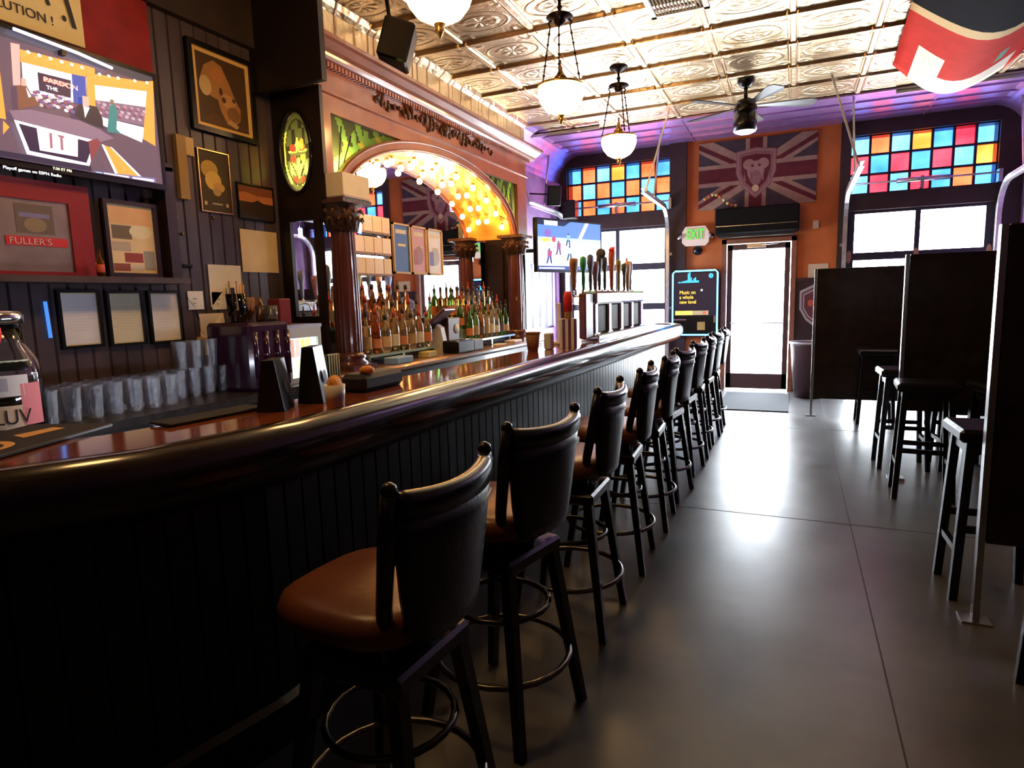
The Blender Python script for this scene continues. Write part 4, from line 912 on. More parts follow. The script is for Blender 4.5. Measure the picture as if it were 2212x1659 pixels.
sheet((455, 631), (489, 668), 'small white card pinned beside the dark holder', (.86, .86, .84), None, 0, 2, 'pinned_card')
sheet((428, 678), (485, 726), 'curling pinkish white paper lower on the beadboard', (.82, .70, .64), None, .02)
sheet((424, 728), (487, 762), 'yellow lower half of the curling paper', (.78, .52, .22), None, .03)
t = thing('hanging_card_holder', 'dark wall holder between the small white cards', 'holder', (XP, P2(490, 668).y, P2(490, 668).z)); m = MB(); m.box((.0, 0, 0), (.04, .055, .13)); m.build('box', BLK, t); m = MB(); m.tube([(.045, .04, .02), (.045, .04, .12)], .005, 6); m.build('pen', CHROME, t)
def cert(col):
    def f_(p):
        p.rect(0, 0, 1, 1, G(.68, .60, .34)); p.rect(.03, .025, .97, .975, flat(col))
        for i in range(9): w_ = .22+.1*((i*5) % 3); p.rect(.5-w_, .28+i*.055, .5+w_, .288+i*.055, flat(tuple(c*.8 for c in col)))
    return f_
for i, (tl, br, cl, l) in enumerate((((115, 626), (222, 748), (.78, .77, .80), 'black framed white certificate, leftmost of three in a row'), ((222, 628), (314, 743), (.74, .70, .52), 'black framed yellowish certificate in the middle of three'), ((312, 628), (394, 738), (.82, .80, .78), 'black framed white certificate, rightmost of three in a row'))):
    framed('framed_certificate', l, 'certificate', tl, br, .014, BLK, cert(cl), .025, XP, 'framed certificates in a row')
# display shelf with mirror and collage
a = P2(0, 425); b = P2(368, 600)
t = thing('display_niche', 'dark wooden display shelf below the television', 'shelf', (XP, 1.35, 1.55)); y1 = b.y-1.35
m = MB(); m.box((0, 0, 0), (.16, y1, .03)); m.build('shelf_board', mat('shelf_wood', (.08, .05, .045), .4, noise=.3), t)
m = MB(); m.box((0, y1-.06, .03), (.10, y1, .62)); m.box((0, 0, .60), (.10, y1, .64)); m.build('surround', DARKWOOD, t)
a = P2(0, 415, XP+.02); b = P2(205, 597, XP+.02)
t = thing('brewery_mirror', "red framed pub mirror with FULLER'S lettering on the display shelf", 'mirror', (XP+.02, 1.45, 1.582)); W = b.y-1.45; H = .43
m = MB()
for q in ((0, 0, W, .02), (0, H-.09, W, H), (W-.10, .02, W, H-.09)): m.box((0, q[0], q[1]), (.02, q[2], q[3]))
m.build('frame', mat('red_frame', (.30, .018, .022), .35), t)
g = MB(); g.box((0, 0, .02), (.01, W-.10, H-.09)); g.build('mirror_glass', mat('aged_mirror', (.42, .34, .27), .28, .75, noise=.15), t)
pp = P2(55, 540, XP+.04)
m = MB(); m.box((.011, W-.38, .135), (.014, W-.12, .175)); m.build('name_strip', flat((.65, .03, .04)), t)
text('lettering', "FULLER'S", .04, (.016, W-.37, .141), Y, Z, flat((.75, .5, .45)), t, 'LEFT', 1.15)
p = Pic((.011, W-.33, .19), Y, Z, .16, .13, .001); p.rect(0, 0, 1, 1, G(.16, .11, .09)); p.rect(.1, .55, .9, .7, G(.22, .2, .4)); p.ell(.5, .3, .3, .25, G(.28, .2, .12)); p.build('crest', t)
def pic_col(p):
    p.rect(0, 0, 1, 1, G(.85, .66, .38)); p.rect(.05, .72, .95, .97, G(.85, .50, .25)); p.rect(.08, .5, .5, .7, G(.2, .15, .1)); p.ell(.7, .62, .25, .1, G(.9, .8, .55)); p.rect(.05, .32, .45, .46, G(.55, .45, .35)); p.rect(.3, .16, .7, .3, G(.35, .06, .06)); p.rect(.72, .05, .97, .34, G(.35, .33, .3)); p.rect(.05, .03, .4, .14, G(.3, .08, .06)); p.rect(.42, .04, .7, .13, G(.7, .6, .5))
framed('photo_collage', 'tall framed photo collage with bright top beside the pub mirror', 'picture', (212, 428), (345, 600), .02, DARKWOOD, pic_col, .03, XP+.03)
t = thing('small_bottle', 'little orange bottle standing on the display shelf by the pub mirror', 'bottle', (XP+.1, P2(190, 590).y, 1.58)); m = MB(); m.lathe([(0, 0), (.018, 0), (.018, .07), (.007, .1), (.007, .13), (0, .13)], (0, 0, 0), 12); m.build('body', bglass((.9, .3, .05)), t); m = MB(); m.lathe([(.0185, .02), (.0185, .06)], (0, 0, 0), 12); m.build('label', flat((.7, .1, .05)), t)
# posters above
a = P2(190, 130); 
t = thing('evolution_poster', 'yellow poster with walking silhouettes and EVOLUTION lettering above the television', 'poster', (XP+.07, 1.56, 2.66)); W = P2(184, 100, XP+.07).y-1.56; H = .50
m = MB(); m.box((-.02, 0, 0), (0, W, H)); m.build('board', mat('yellow_poster', (.80, .62, .26), .6, noise=.06), t)
p = Pic((.001, 0, 0), Y, Z, W, H, .001); bk = flat((.02, .015, .015))
for i, (cx_, hh) in enumerate(((.12, .26), (.32, .32), (.50, .38), (.66, .42))):
    z0 = .26; p.ell(cx_, z0+hh+.02, .025, .035, bk); p.poly([(cx_-.04, z0+hh*.45), (cx_+.03, z0+hh*.45), (cx_+.035, z0+hh-.02), (cx_-.02, z0+hh)], bk)
    p.poly([(cx_-.04, z0+hh*.5), (cx_, z0+hh*.5), (cx_-.05, z0), (cx_-.085, z0)], bk); p.poly([(cx_-.01, z0+hh*.5), (cx_+.03, z0+hh*.5), (cx_+.08, z0+.01), (cx_+.05, z0)], bk); p.poly([(cx_+.02, z0+hh*.9), (cx_+.09, z0+hh*.5), (cx_+.07, z0+hh*.48), (cx_, z0+hh*.8)], bk)
cx_ = .84; p.ell(cx_, .78, .03, .04, bk); p.poly([(cx_-.045, .5), (cx_+.03, .48), (cx_+.04, .74), (cx_-.03, .74)], bk); p.poly([(cx_-.04, .52), (cx_, .5), (cx_-.1, .4), (cx_-.16, .42), (cx_-.15, .45)], bk); p.poly([(cx_-.02, .5), (cx_+.03, .5), (cx_+.07, .3), (cx_+.1, .14), (cx_+.06, .14), (cx_+.03, .3)], bk); p.poly([(cx_-.02, .72), (cx_-.12, .66), (cx_-.11, .63), (cx_, .66)], bk); p.poly([(cx_+.03, .72), (cx_+.11, .62), (cx_+.09, .6), (cx_+.02, .66)], bk); p.ell(cx_-.0, .2, .018, .027, bk)
p.build('silhouettes', t); text('lettering', 'EVOLUTION !', .056, (.003, .065, .05), Y, Z, bk, t, 'LEFT', 1.0)
b = P2(322, 150)
m = MB(); n = 10; vs = []
for i in range(n+1):
    for z in (0, .9): vs.append((.015+.008*sin(i*1.9), i*(b.y-1.3)/n, z))
m.add(vs, [(2*i, 2*i+2, 2*i+3, 2*i+1) for i in range(n)], True); m.add([(v[0]-.01, v[1], v[2]) for v in vs], [(2*i, 2*i+1, 2*i+3, 2*i+2) for i in range(n)], True)
tag(m.build('red_banner', mat('red_fabric', (.28, .012, .012), .8, noise=.25), None, (XP+.012, 1.3, 2.62)), 'plain red fabric banner behind the yellow poster', 'banner')
t = thing('wall_speaker', 'gold and brown strip ornament on the beadboard beside the television', 'ornament', (XP, P2(375, 330).y, P2(375, 330).z)); m = MB(); m.box((0, 0, -.25), (.03, .06, .1)); m.build('strip', flat((.35, .2, .06)), t); m = MB(); m.box((0, .03, 0), (.02, .12, .1)); m.build('paper_corner', flat((.6, .4, .16)), t)
for i, (px, py) in enumerate(((378, 470), (393, 505), (459, 470))):
    q = P2(px, py); m = MB(); m.M = Matrix.Translation(q) @ Matrix.Rotation(PI/2, 4, 'Y'); m.lathe([(.008, 0), (.009, .012), (.005, .018), (0, .02)], (0, 0, 0), 10); tag(m.build('wall_pin', BRASS), 'small brass pin on the beadboard, '+['upper, nearest the television', 'lower, nearest the television', 'just below the golden splash poster'][i], 'pin')
q = P2(405, 575); t = thing('wall_hook', 'small dark hook on the beadboard above the white cards', 'hook', q); m = MB(); m.bbox((.004, 0, 0), (.008, .06, .02), .003); m.build('plate', BLK, t); m = MB(); m.tube([(.01, 0, 0), (.03, 0, -.01), (.035, 0, .01)], .004, 6); m.build('prong', BLK, t)
q = P2(118, 720); m = MB(); m.tube([(0, 0, .17), (.004, .003, 0)], .008, 8); tag(m.build('tube_wall_lamp', glow((.08, .3, .9), .7), None, (XP+.009, q.y-.03, q.z-.02)), 'thin blue glowing rod left of the certificates', 'lamp')
# cable
q = P2(405, 640); m = MB(); m.tube([V((XP+.004, P2(x_, y_).y, P2(x_, y_).z)) for x_, y_ in ((402, 642), (420, 665), (430, 690), (432, 715), (450, 730), (465, 745), (473, 765))], .003, 5); tag(m.build('hanging_cable', BLK), 'thin black cable hanging over the curling paper', 'cable')

# ------------------------------------------------------------------ televisions
def tv(name, lab, org, u, W, H, pict, gloss=True):
    u = V(u).normalized(); v = Z; n = u.cross(v)
    t = thing(name, lab, 'television', org)
    def q(a, b, c): return u*a+v*b+n*c
    m = MB()
    def bx(a0, b0, c0, a1, b1, c1):
        vs = [q(a, b, c_) for a in (a0, a1) for b in (b0, b1) for c_ in (c0, c1)]; m.add(vs, [(0, 1, 3, 2), (4, 6, 7, 5), (0, 4, 5, 1), (2, 3, 7, 6), (0, 2, 6, 4), (1, 5, 7, 3)])
    e = .018
    bx(-e, -e*1.6, -.05, W+e, H+e, -.001); 
    for a in ((-e, -e*1.6, W+e, 0), (-e, H, W+e, H+e), (-e, 0, 0, H), (W, 0, W+e, H)): bx(a[0], a[1], -.002, a[2], a[3], .006)
    m.build('bezel', BLK, t)
    m = MB(); bx(W*.35, H*.3, -.1, W*.65, H*.7, -.05); m.build('mount', BLK, t)
    p = Pic(q(0, 0, .0), u, v, W, H, .0015); pict(p); p.build('screen', t); return t
g = lambda r, g_, b, s=1.6: glow((r, g_, b), s*.55)
def studio(p):
    org = g(1, .28, .05, 2.2); wh = g(1, .95, 1, 2.4); pur = g(.16, .09, .12, 1.2); mv_ = g(.35, .20, .28, 1.2); dk = g(.05, .02, .08, 1)
    o_ = p.o
    def Q(*pts):
        out = []
        for x_, y_ in pts:
            w_ = at(x_, y_, 0, tx); out.append((min(1, max(0, (w_.y-T1y0)/p.w)), min(1, max(0, (w_.z-T1z0)/p.h))))
        return out
    def pl(m_, *pts): p.poly(Q(*pts), m_)
    p.rect(0, 0, 1, 1, g(.20, .11, .15, 1.1))
    p.rect(.0, .93, 1, 1, g(.10, .08, .1, 1)); p.rect(0, .3, .3, .86, org); p.rect(0, .5, .25, .75, wh)
    pl(g(.9, .4, .35, 1.8), (22, 92), (42, 96), (44, 186), (28, 184))
    pl(org, (42, 106), (186, 142), (186, 170), (44, 134)); pl(g(.75, .7, .95, 2), (46, 134), (186, 168), (186, 225), (50, 200))
    pl(org, (186, 142), (204, 148), (206, 232), (188, 228)); pl(org, (204, 160), (322, 178), (322, 198), (204, 186)); pl(wh, (204, 184), (318, 198), (320, 236), (206, 216)); pl(mv_, (206, 216), (318, 232), (312, 272), (206, 250))
    pl(wh, (206, 250), (312, 276), (306, 308), (206, 264)); pl(org, (318, 176), (333, 176), (335, 316), (308, 300))
    pl(dk, (80, 156), (152, 174), (152, 212), (84, 196)); pl(g(.9, .2, .15, 1.6), (92, 166), (146, 180), (146, 188), (92, 175)); pl(g(.05, .1, .5, 1.2), (154, 160), (184, 166), (186, 228), (158, 222)); pl(g(.6, .75, 1, 2), (60, 140), (152, 162), (152, 172), (60, 150))
    def dots(n_, x0_, x1_, y0_, y1_, sl, cols):
        for i_ in range(n_):
            x_ = x0_+(x1_-x0_)*((i_*7) % n_)/n_; y_ = y0_+(y1_-y0_)*((i_*5) % 9)/9+sl*(x_-x0_); (a_, b_), = Q((x_, y_)); p.ell(a_, b_, .010, .014, cols[i_ % len(cols)], 8)
    dots(40, 66, 160, 196, 226, .22, [g(.85, .75, .85, 2), g(.3, .08, .12), g(.2, .12, .3), g(.7, .5, .5)]); dots(34, 210, 310, 222, 250, .18, [g(.5, .25, .3), g(.25, .08, .12), g(.6, .4, .45)])
    for x_, y_ in ((56, 114), (80, 121), (104, 128), (128, 135), (150, 141), (172, 147), (210, 162), (230, 166), (250, 170), (286, 176), (312, 180)): (a_, b_), = Q((x_, y_)); p.ell(a_, b_, .008, .013, g(1, .85, .4, 8), 8)
    pl(g(.22, .08, .05), (30, 186), (50, 184), (62, 205), (82, 228), (34, 238)); pl(g(.7, .4, .3), (40, 170), (50, 172), (50, 188), (40, 186)); pl(wh, (50, 190), (62, 210), (56, 212))
    pl(g(.03, .025, .05, 1), (164, 228), (176, 226), (204, 232), (216, 258), (218, 280), (170, 262), (156, 250)); pl(g(.85, .45, .35), (172, 208), (186, 211), (187, 232), (173, 230)); pl(wh, (174, 230), (188, 234), (178, 256))
    pl(g(.05, .3, .3, 1.1), (230, 230), (240, 226), (248, 240), (246, 280), (256, 290), (226, 286)); pl(g(.25, .15, .1), (232, 216), (240, 217), (240, 228), (232, 227))
    pl(mv_, (14, 240), (60, 238), (168, 262), (212, 282), (240, 300), (204, 310), (26, 262)); pl(wh, (24, 260), (204, 306), (186, 362), (52, 334)); pl(dk, (34, 268), (196, 310), (181, 353), (58, 327)); pl(wh, (72, 272), (162, 297), (162, 340), (80, 326)); pl(g(.55, .2, .25, 1.2), (100, 288), (106, 289), (108, 322), (102, 321)); pl(g(.55, .2, .25, 1.2), (118, 292), (132, 295), (133, 300), (120, 297)); pl(g(.55, .2, .25, 1.2), (123, 297), (129, 298), (131, 326), (125, 325))
    pl(org, (216, 314), (234, 320), (296, 384), (250, 380)); pl(wh, (231, 318), (236, 320), (302, 385), (296, 385)); pl(wh, (213, 313), (218, 314), (250, 380), (243, 378)); pl(org, (0, 262), (14, 276), (0, 292)); pl(g(.25, .05, .06), (184, 306), (204, 300), (212, 312), (190, 350))
    p.rect(0, 0, .62, .045, g(.03, .02, .05)); pl(g(.2, .15, .35), (196, 370), (330, 386), (331, 398), (196, 386)); pl(wh, (218, 374), (272, 382), (272, 388), (218, 381)); pl(wh, (280, 383), (326, 389), (326, 394), (280, 388)); pl(g(.3, .6, 1, 2.5), (201, 372), (214, 374), (214, 385), (201, 383))
T1y0 = 1.38; tx = XP+.13; a = at(333, 168, 0, tx); b = at(347, 398, 0, tx); T1z0 = b.z
T1 = tv('wall_television', 'large wall television showing an orange studio talk show at left', (tx, T1y0, b.z), Y, a.y-T1y0-.01, a.z-b.z, studio)
Wt, Ht = a.y-T1y0-.01, a.z-b.z
def ton(x_, y_): w_ = at(x_, y_, 0, tx); return (.008, w_.y-T1y0, w_.z-T1z0)
text('screen_text', 'PARDON', .030, ton(92, 176), Y, Z, glow((1, .25, .2), 3), T1, 'LEFT', 1.2, .0003); text('screen_text', 'THE', .022, ton(98, 192), Y, Z, glow((1, .8, .8), 3), T1, 'LEFT', 1.2, .0003)
text('screen_text', 'Playoff games on ESPN Radio', .018, ton(4, 364), Y, Z, glow((1, 1, 1), 2), T1, 'LEFT', 1.1, .0003); text('screen_text', '7:30 ET FRI', .016, ton(112, 366), Y, Z, glow((1, .9, .5), 2), T1, 'LEFT', 1.1, .0003)
m = MB(); pts = [(.0, i*.05, .012*sin(PI*i/9)) for i in range(10)]; 
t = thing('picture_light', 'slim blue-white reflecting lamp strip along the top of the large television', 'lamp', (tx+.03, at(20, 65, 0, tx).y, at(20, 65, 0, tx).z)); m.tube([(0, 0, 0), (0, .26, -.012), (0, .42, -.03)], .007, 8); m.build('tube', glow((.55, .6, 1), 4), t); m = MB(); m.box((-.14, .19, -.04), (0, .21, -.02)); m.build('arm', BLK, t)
def rink(p):
    wh = g(.85, .95, 1, 2.6); p.rect(0, 0, 1, 1, wh); p.rect(0, .66, 1, 1, g(.12, .25, .75, 1.8)); p.poly([(0, .9), (.4, .9), (.5, 1), (0, 1)], g(.01, .02, .10, 1)); p.poly([(.62, .66), (.68, .66), (.8, 1), (.74, 1)], g(.8, .9, 1, 2.6)); p.rect(0, .58, 1, .66, g(.55, .8, .9, 1.8)); p.rect(.1, .9, .3, .99, wh)
    p.ell(.12, .60, .07, .04, g(.95, .85, .1, 2)); p.ell(.24, .62, .03, .06, g(.7, .08, .15, 1.5)); p.ell(.15, .74, .05, .08, g(.3, .15, .6, 1.5)); p.rect(0, 0, 1, .08, g(.02, .05, .35, 1.5)); p.rect(.05, .02, .4, .05, wh); p.ell(.03, .035, .015, .02, wh); p.rect(.62, .02, .8, .06, g(.2, .4, .9, 1.5))
    def man(cx, cy, s, top, bot): p.ell(cx, cy+.11*s, .012*s, .018*s, bot, 8); p.poly([(cx-.025*s, cy), (cx+.025*s, cy), (cx+.03*s, cy+.09*s), (cx-.02*s, cy+.1*s)], top); p.poly([(cx-.02*s, cy), (cx, cy), (cx-.02*s, cy-.11*s), (cx-.04*s, cy-.11*s)], bot); p.poly([(cx, cy), (cx+.022*s, cy), (cx+.03*s, cy-.11*s), (cx+.012*s, cy-.11*s)], bot)
    man(.17, .27, 1.3, g(.6, .1, .3, 1.2), g(.06, .08, .4, 1)); man(.31, .44, 1.2, g(.5, .1, .35, 1.2), g(.2, .05, .3, 1)); man(.48, .34, 1.3, g(.5, .8, .8, 2), g(.02, .1, .25, 1)); man(.46, .62, 1.1, g(.3, .5, .9, 1.8), g(.02, .06, .35, 1))
TVU = V((.42, 1, 0)); wv = 1.10
tl = V((-2.62, 6.6, 0)); 
T2 = tv('hanging_television', 'television showing an ice hockey game beyond the back bar', (-2.62, 6.62, 1.735), TVU, 1.10, .55, rink)
# its mounting arm
m = MB(); m.tube([(-2.85, 7.35, 2.0), (-3.2, 7.3, 2.0), (-3.49, 7.2, 2.0)], .025, 6); m.box((-3.5, 7.1, 1.85), (-3.47, 7.3, 2.15)); tag(m.build('television_wall_mount', BLKM), 'black wall bracket holding the hockey television', 'bracket')

# ------------------------------------------------------------------ lamps, fan, vents
def make_pendant():
    PD = .07; t = thing('pendant_lamp', 'x', 'pendant lamp', (0, 0, 0), 0, 'brass schoolhouse pendants over the bar')   # origin at ceiling
    m = MB(); m.lathe([(0, -.06), (.02, -.055), (.05, -.03), (.085, -.015), (.09, 0), (0, 0)], (0, 0, 0), 20); m.build('canopy', BRONZE, t)
    m = MB(); m.tube([(0, 0, -.05), (0, 0, -.17)], .012, 8); m.lathe([(.012, 0), (.022, .015), (.012, .03)], (0, 0, -.12), 10); m.build('stem', BRONZE, t)
    m = MB(); m.lathe([(.0, -.235), (.03, -.23), (.045, -.20), (.035, -.185), (.10, -.175), (.09, -.165), (.03, -.155), (0, -.15)], (0, 0, 0), 18)
    for i in range(3): a = 2*PI*i/3+.5; m.tube([(.07*cos(a), .07*sin(a), -.175), (.1*cos(a), .1*sin(a), -.19), (.085*cos(a), .085*sin(a), -.215)], .008, 6)
    m.build('hub', BRONZE, t)
    for i in range(3):
        a = 2*PI*i/3+.5; m = MB(); p0 = V((.085*cos(a), .085*sin(a), -.215)); p1 = V((.168*cos(a), .168*sin(a), -.635)); m.tube([p0, p1], .005, 5)
        for k_ in range(12): q_ = p0.lerp(p1, (k_+.5)/12); m.ring(q_, .008, .0028, 8, 4, k_ % 2)
        m.build('chain', BRONZE, t)
    m = MB(); m.M = Matrix.Translation((0, 0, -PD)); m.lathe([(.045, -.52), (.05, -.54), (.062, -.56), (.13, -.57), (.172, -.575), (.174, -.59), (.16, -.59)], (0, 0, 0), 28); m.build('fitter', BRASS, t)
    m = MB(); m.M = Matrix.Translation((0, 0, -PD)); m.tube([(0, 0, -.4), (0, 0, -.52)], .008, 6); m.lathe([(.014, -.47), (.018, -.455), (.01, -.44)], (0, 0, 0), 10); m.lathe([(.0, -.44), (.03, -.5), (.05, -.525)], (0, 0, 0), 14); m.build('finial', BRASS, t)
    m = MB(); m.M = Matrix.Translation((0, 0, -PD)); m.lathe([(.162, -.588), (.170, -.615), (.168, -.65), (.15, -.70), (.115, -.745), (.06, -.775), (.02, -.785), (0, -.786)], (0, 0, 0), 32); m.build('glass_bowl', glow((1, .56, .20), 27), t)
    m = MB(); m.M = Matrix.Translation((0, 0, -PD)); m.lathe([(.028, -.782), (.03, -.79), (.018, -.80), (.024, -.815), (.012, -.835), (.005, -.85), (0, -.855)], (0, 0, 0), 12); m.build('drop_finial', BRASS, t)
    return t
PT = make_pendant(); pl = ['nearest brass pendant lamp, cut off by the top edge of the photo', 'middle brass pendant lamp above the bar', 'farthest brass pendant lamp above the bar, smallest in view', 'brass pendant lamp over the near end of the bar, beyond the top of the photo']
for i, y in enumerate((2.88, 4.65, 6.35, 1.15)):
    if i == 0: PT.location = (-1.63, y, ZC); PT['label'] = pl[0]
    else: dup(PT, (-1.63, y, ZC), .3*i, pl[i])
t = thing('ceiling_fan', 'dark ceiling fan with a round white lamp before the union flag', 'ceiling fan', (-.53, 7.3, ZC))
m = MB(); m.lathe([(0, -.10), (.05, -.09), (.09, -.03), (.09, 0), (0, 0)], (0, 0, 0), 20); m.build('canopy', BLK, t)
m = MB(); m.tube([(0, 0, -.08), (0, 0, -.22)], .02, 8); m.build('down_rod', BLK, t)
m = MB(); m.lathe([(0, -.37), (.10, -.36), (.12, -.31), (.10, -.23), (.04, -.2), (0, -.2)], (0, 0, 0), 24); m.build('motor', BLK, t)
m = MB(); m.lathe([(.115, -.35), (.12, -.53), (.10, -.53), (0, -.52)], (0, 0, 0), 24); m.build('lamp_housing', BLK, t)
m = MB(); m.lathe([(.108, -.533), (.07, -.55), (0, -.555)], (0, 0, 0), 24); m.build('lamp_lens', glow((1, .85, .8), 3), t)
for i in range(5):
    a = 2*PI*i/5+.2; m = MB(); c_, s_ = cos(a), sin(a)
    def q(r_, w_, z_): return (r_*c_-w_*s_, r_*s_+w_*c_, z_)
    m.add([q(.12, -.02, -0.280), q(.12, .02, -0.285), q(.62, .085, -0.310), q(.68, .05, -0.300), q(.68, -.05, -0.285), q(.62, -.085, -0.280)], [(0, 1, 2, 3, 4, 5)]); m.add([q(.12, -.02, -0.272), q(.12, .02, -0.277), q(.62, .085, -0.302), q(.68, .05, -0.292), q(.68, -.05, -0.277), q(.62, -.085, -0.272)], [(5, 4, 3, 2, 1, 0)]); m.build('blade', mat('fan_blade', (.05, .04, .035), .4), t)
a = at(1410, 0, 2, ZC-.03); b = at(1520, 20, 2, ZC-.03)
t = thing('air_vent', 'white louvred air vent in the tin ceiling at the top of the photo', 'vent', (-.88, 5.05, ZC)); m = MB()
for q_ in ((-.22, -.3, .22, -.26), (-.22, .26, .22, .3), (-.22, -.3, -.18, .3), (.18, -.3, .22, .3)): m.box((q_[0], q_[1], -.04), (q_[2], q_[3], -.016))
m.build('frame', mat('vent_white', (.8, .78, .72), .4), t)
for i in range(14): m = MB(); x = -.17+i*.0262; m.add([(x, -.26, -.018), (x+.016, -.26, -.038), (x+.016, .26, -.038), (x, .26, -.018), (x+.003, -.26, -.016), (x+.019, -.26, -.036), (x+.019, .26, -.036), (x+.003, .26, -.016)], [(0, 1, 2, 3), (4, 7, 6, 5)]); m.build('slat', mat('vent_white', (.8, .78, .72), .4), t)
# ceiling speaker near soffit
t = thing('ceiling_speaker', 'black loudspeaker hanging by the soffit above the back bar', 'speaker', (-2.72, 4.10, 3.15), .5); m = MB(); m.M = Matrix.Rotation(.3, 4, 'Y'); m.bbox((0, 0, .12), (.22, .26, .28), .015); m.build('cabinet', BLK, t); m = MB(); m.tube([(0, 0, .2), (-.03, 0, .47)], .015, 6); m.build('bracket', BLK, t)
for loc, lab, rz in (((-3.15, 8.55, 2.72), 'small black speaker tilted on the left wall above the hockey television', .6), ((-3.2, 9.5, 2.62), 'black speaker box against the left end of the stained glass', .0)):
    t = thing('wall_speaker', lab, 'speaker', loc, rz); m = MB(); m.M = Matrix.Rotation(.35 if rz else 0, 4, 'X'); m.bbox((0, 0, .13), (.2, .2, .28), .015); m.build('cabinet', BLK, t); m = MB(); m.M = Matrix.Rotation(.35 if rz else 0, 4, 'X'); m.box((-.08, -.105, .02), (.08, -.1, .25)); m.build('grille', BLKM, t); m = MB(); m.tube([(0, .05, .14), (-.3 if rz else -.2, .1, .16)], .012, 6); m.build('bracket', BLK, t)
# flag slung under the ceiling at top right
t = thing('ceiling_flag', 'red and black flag with white and gold patches slung under the ceiling at right', 'flag', (0, 0, 0))
m = MB(); nu, nv = 16, 22; vs = []; x0, x1, y0, y1 = .68, 1.72, 4.3, 7.45
def fz(a, b): return ZC-.06-.30*sin(PI*a)-.015*sin(9*a+5*b)
for j_ in range(nv+1):
    for i in range(nu+1):
        a, b = i/nu, j_/nv; vs.append((x0+(x1-x0)*a+.12*b, y0+(y1-y0)*b+.15*a*b, fz(a, b)))
for j_ in range(nv):
    for i in range(nu):
        b = (j_+.5)/nv; a = (i+.5)/nu
        if b < .52: mi = 0
        elif b < .56: mi = 1
        elif b < .86: mi = 2
        else: mi = 3 if .1 < a < .9 else 2
        if b > .74 and .12 < a < .30: mi = 3
        if .7 < a < .78 and .72 < b < .8: mi = 4
        m.mi = mi; k_ = j_*(nu+1)+i; m.add([], []); m.f.append((k_, k_+1, k_+nu+2, k_+nu+1)); m.m.append(mi); m.sm.append(True)
m.v = [tuple(v) for v in vs]
q = m.build('cloth', [mat('flag_black', (.012, .010, .012), .9, spec=.05), mat('flag_gold', (.75, .5, .2), .8), mat('flag_scarlet', (.62, .035, .02), .85, noise=.1, spec=.1), mat('flag_cream', (.9, .82, .6), .75), mat('flag_green', (.1, .35, .2), .8)], t)
so = q.modifiers.new('t', 'SOLIDIFY'); so.thickness = .003
for (a, b) in ((0, 0), (1, 0), (0, 1), (1, 1)):
    x_, y_ = x0+(x1-x0)*a+.12*b, y0+(y1-y0)*b+.15*a*b; m = MB(); m.tube([(x_, y_, fz(a, b)), (x_, y_, ZC-.005)], .004, 5); m.build('cord', WHITE, t)

# ------------------------------------------------------------------ things on the bar top
ZB = 1.071
def on_bar(px, py): return at(px, py, 2, ZB)
t = thing('beer_tap_tower', 'chrome beer tap tower with dark panels and a row of colourful tap handles', 'beer taps', (-1.52, 0, ZB)); 
TY = [at(x_, y_, 0, -1.52).y for x_, y_ in ((1292, 742), (1392, 720))]; ty0, ty1 = at(1292, 740, 0, -1.52).y, at(1395, 718, 0, -1.52).y
ty0, ty1 = 4.95, 6.75
m = MB(); m.bbox((0, (ty0+ty1)/2, .02), (.16, ty1-ty0, .04), .01)
for i in range(5): y = ty0+.06+i*(ty1-ty0-.12)/4; m.bbox((0, y, .17), (.09, .09, .27), .015)
m.bbox((0, (ty0+ty1)/2, .34), (.13, ty1-ty0, .11), .02); m.build('tower_body', CHROME, t)
for i in range(4):
    y = ty0+.06+(i+.5)*(ty1-ty0-.12)/4; m = MB(); m.bbox((.0, y, .165), (.05, (ty1-ty0)/4-.17, .24), .012); m.build('dark_panel', mat('tap_panel', (.05, .022, .018), .6, noise=.5, nscale=10, spec=.1), t)
m = MB(); m.bbox((.01, ty0-.12, .2), (.06, .2, .36), .01); m.build('wooden_panel', mat('tap_wood', (.16, .06, .04), .4, noise=.4), t)
HC = [((.30, .14, .05), 'brown'), ((.03, .35, .12), 'green'), ((.08, .09, .2), 'navy'), ((.2, .1, .14), 'plum'), ((.03, .03, .04), 'black'), ((.04, .04, .05), 'black'), ((.5, .12, .05), 'red'), ((.35, .35, .06), 'olive'), ((.05, .05, .05), 'charcoal'), ((.65, .35, .15), 'tan'), ((.18, .2, .35), 'blue')]
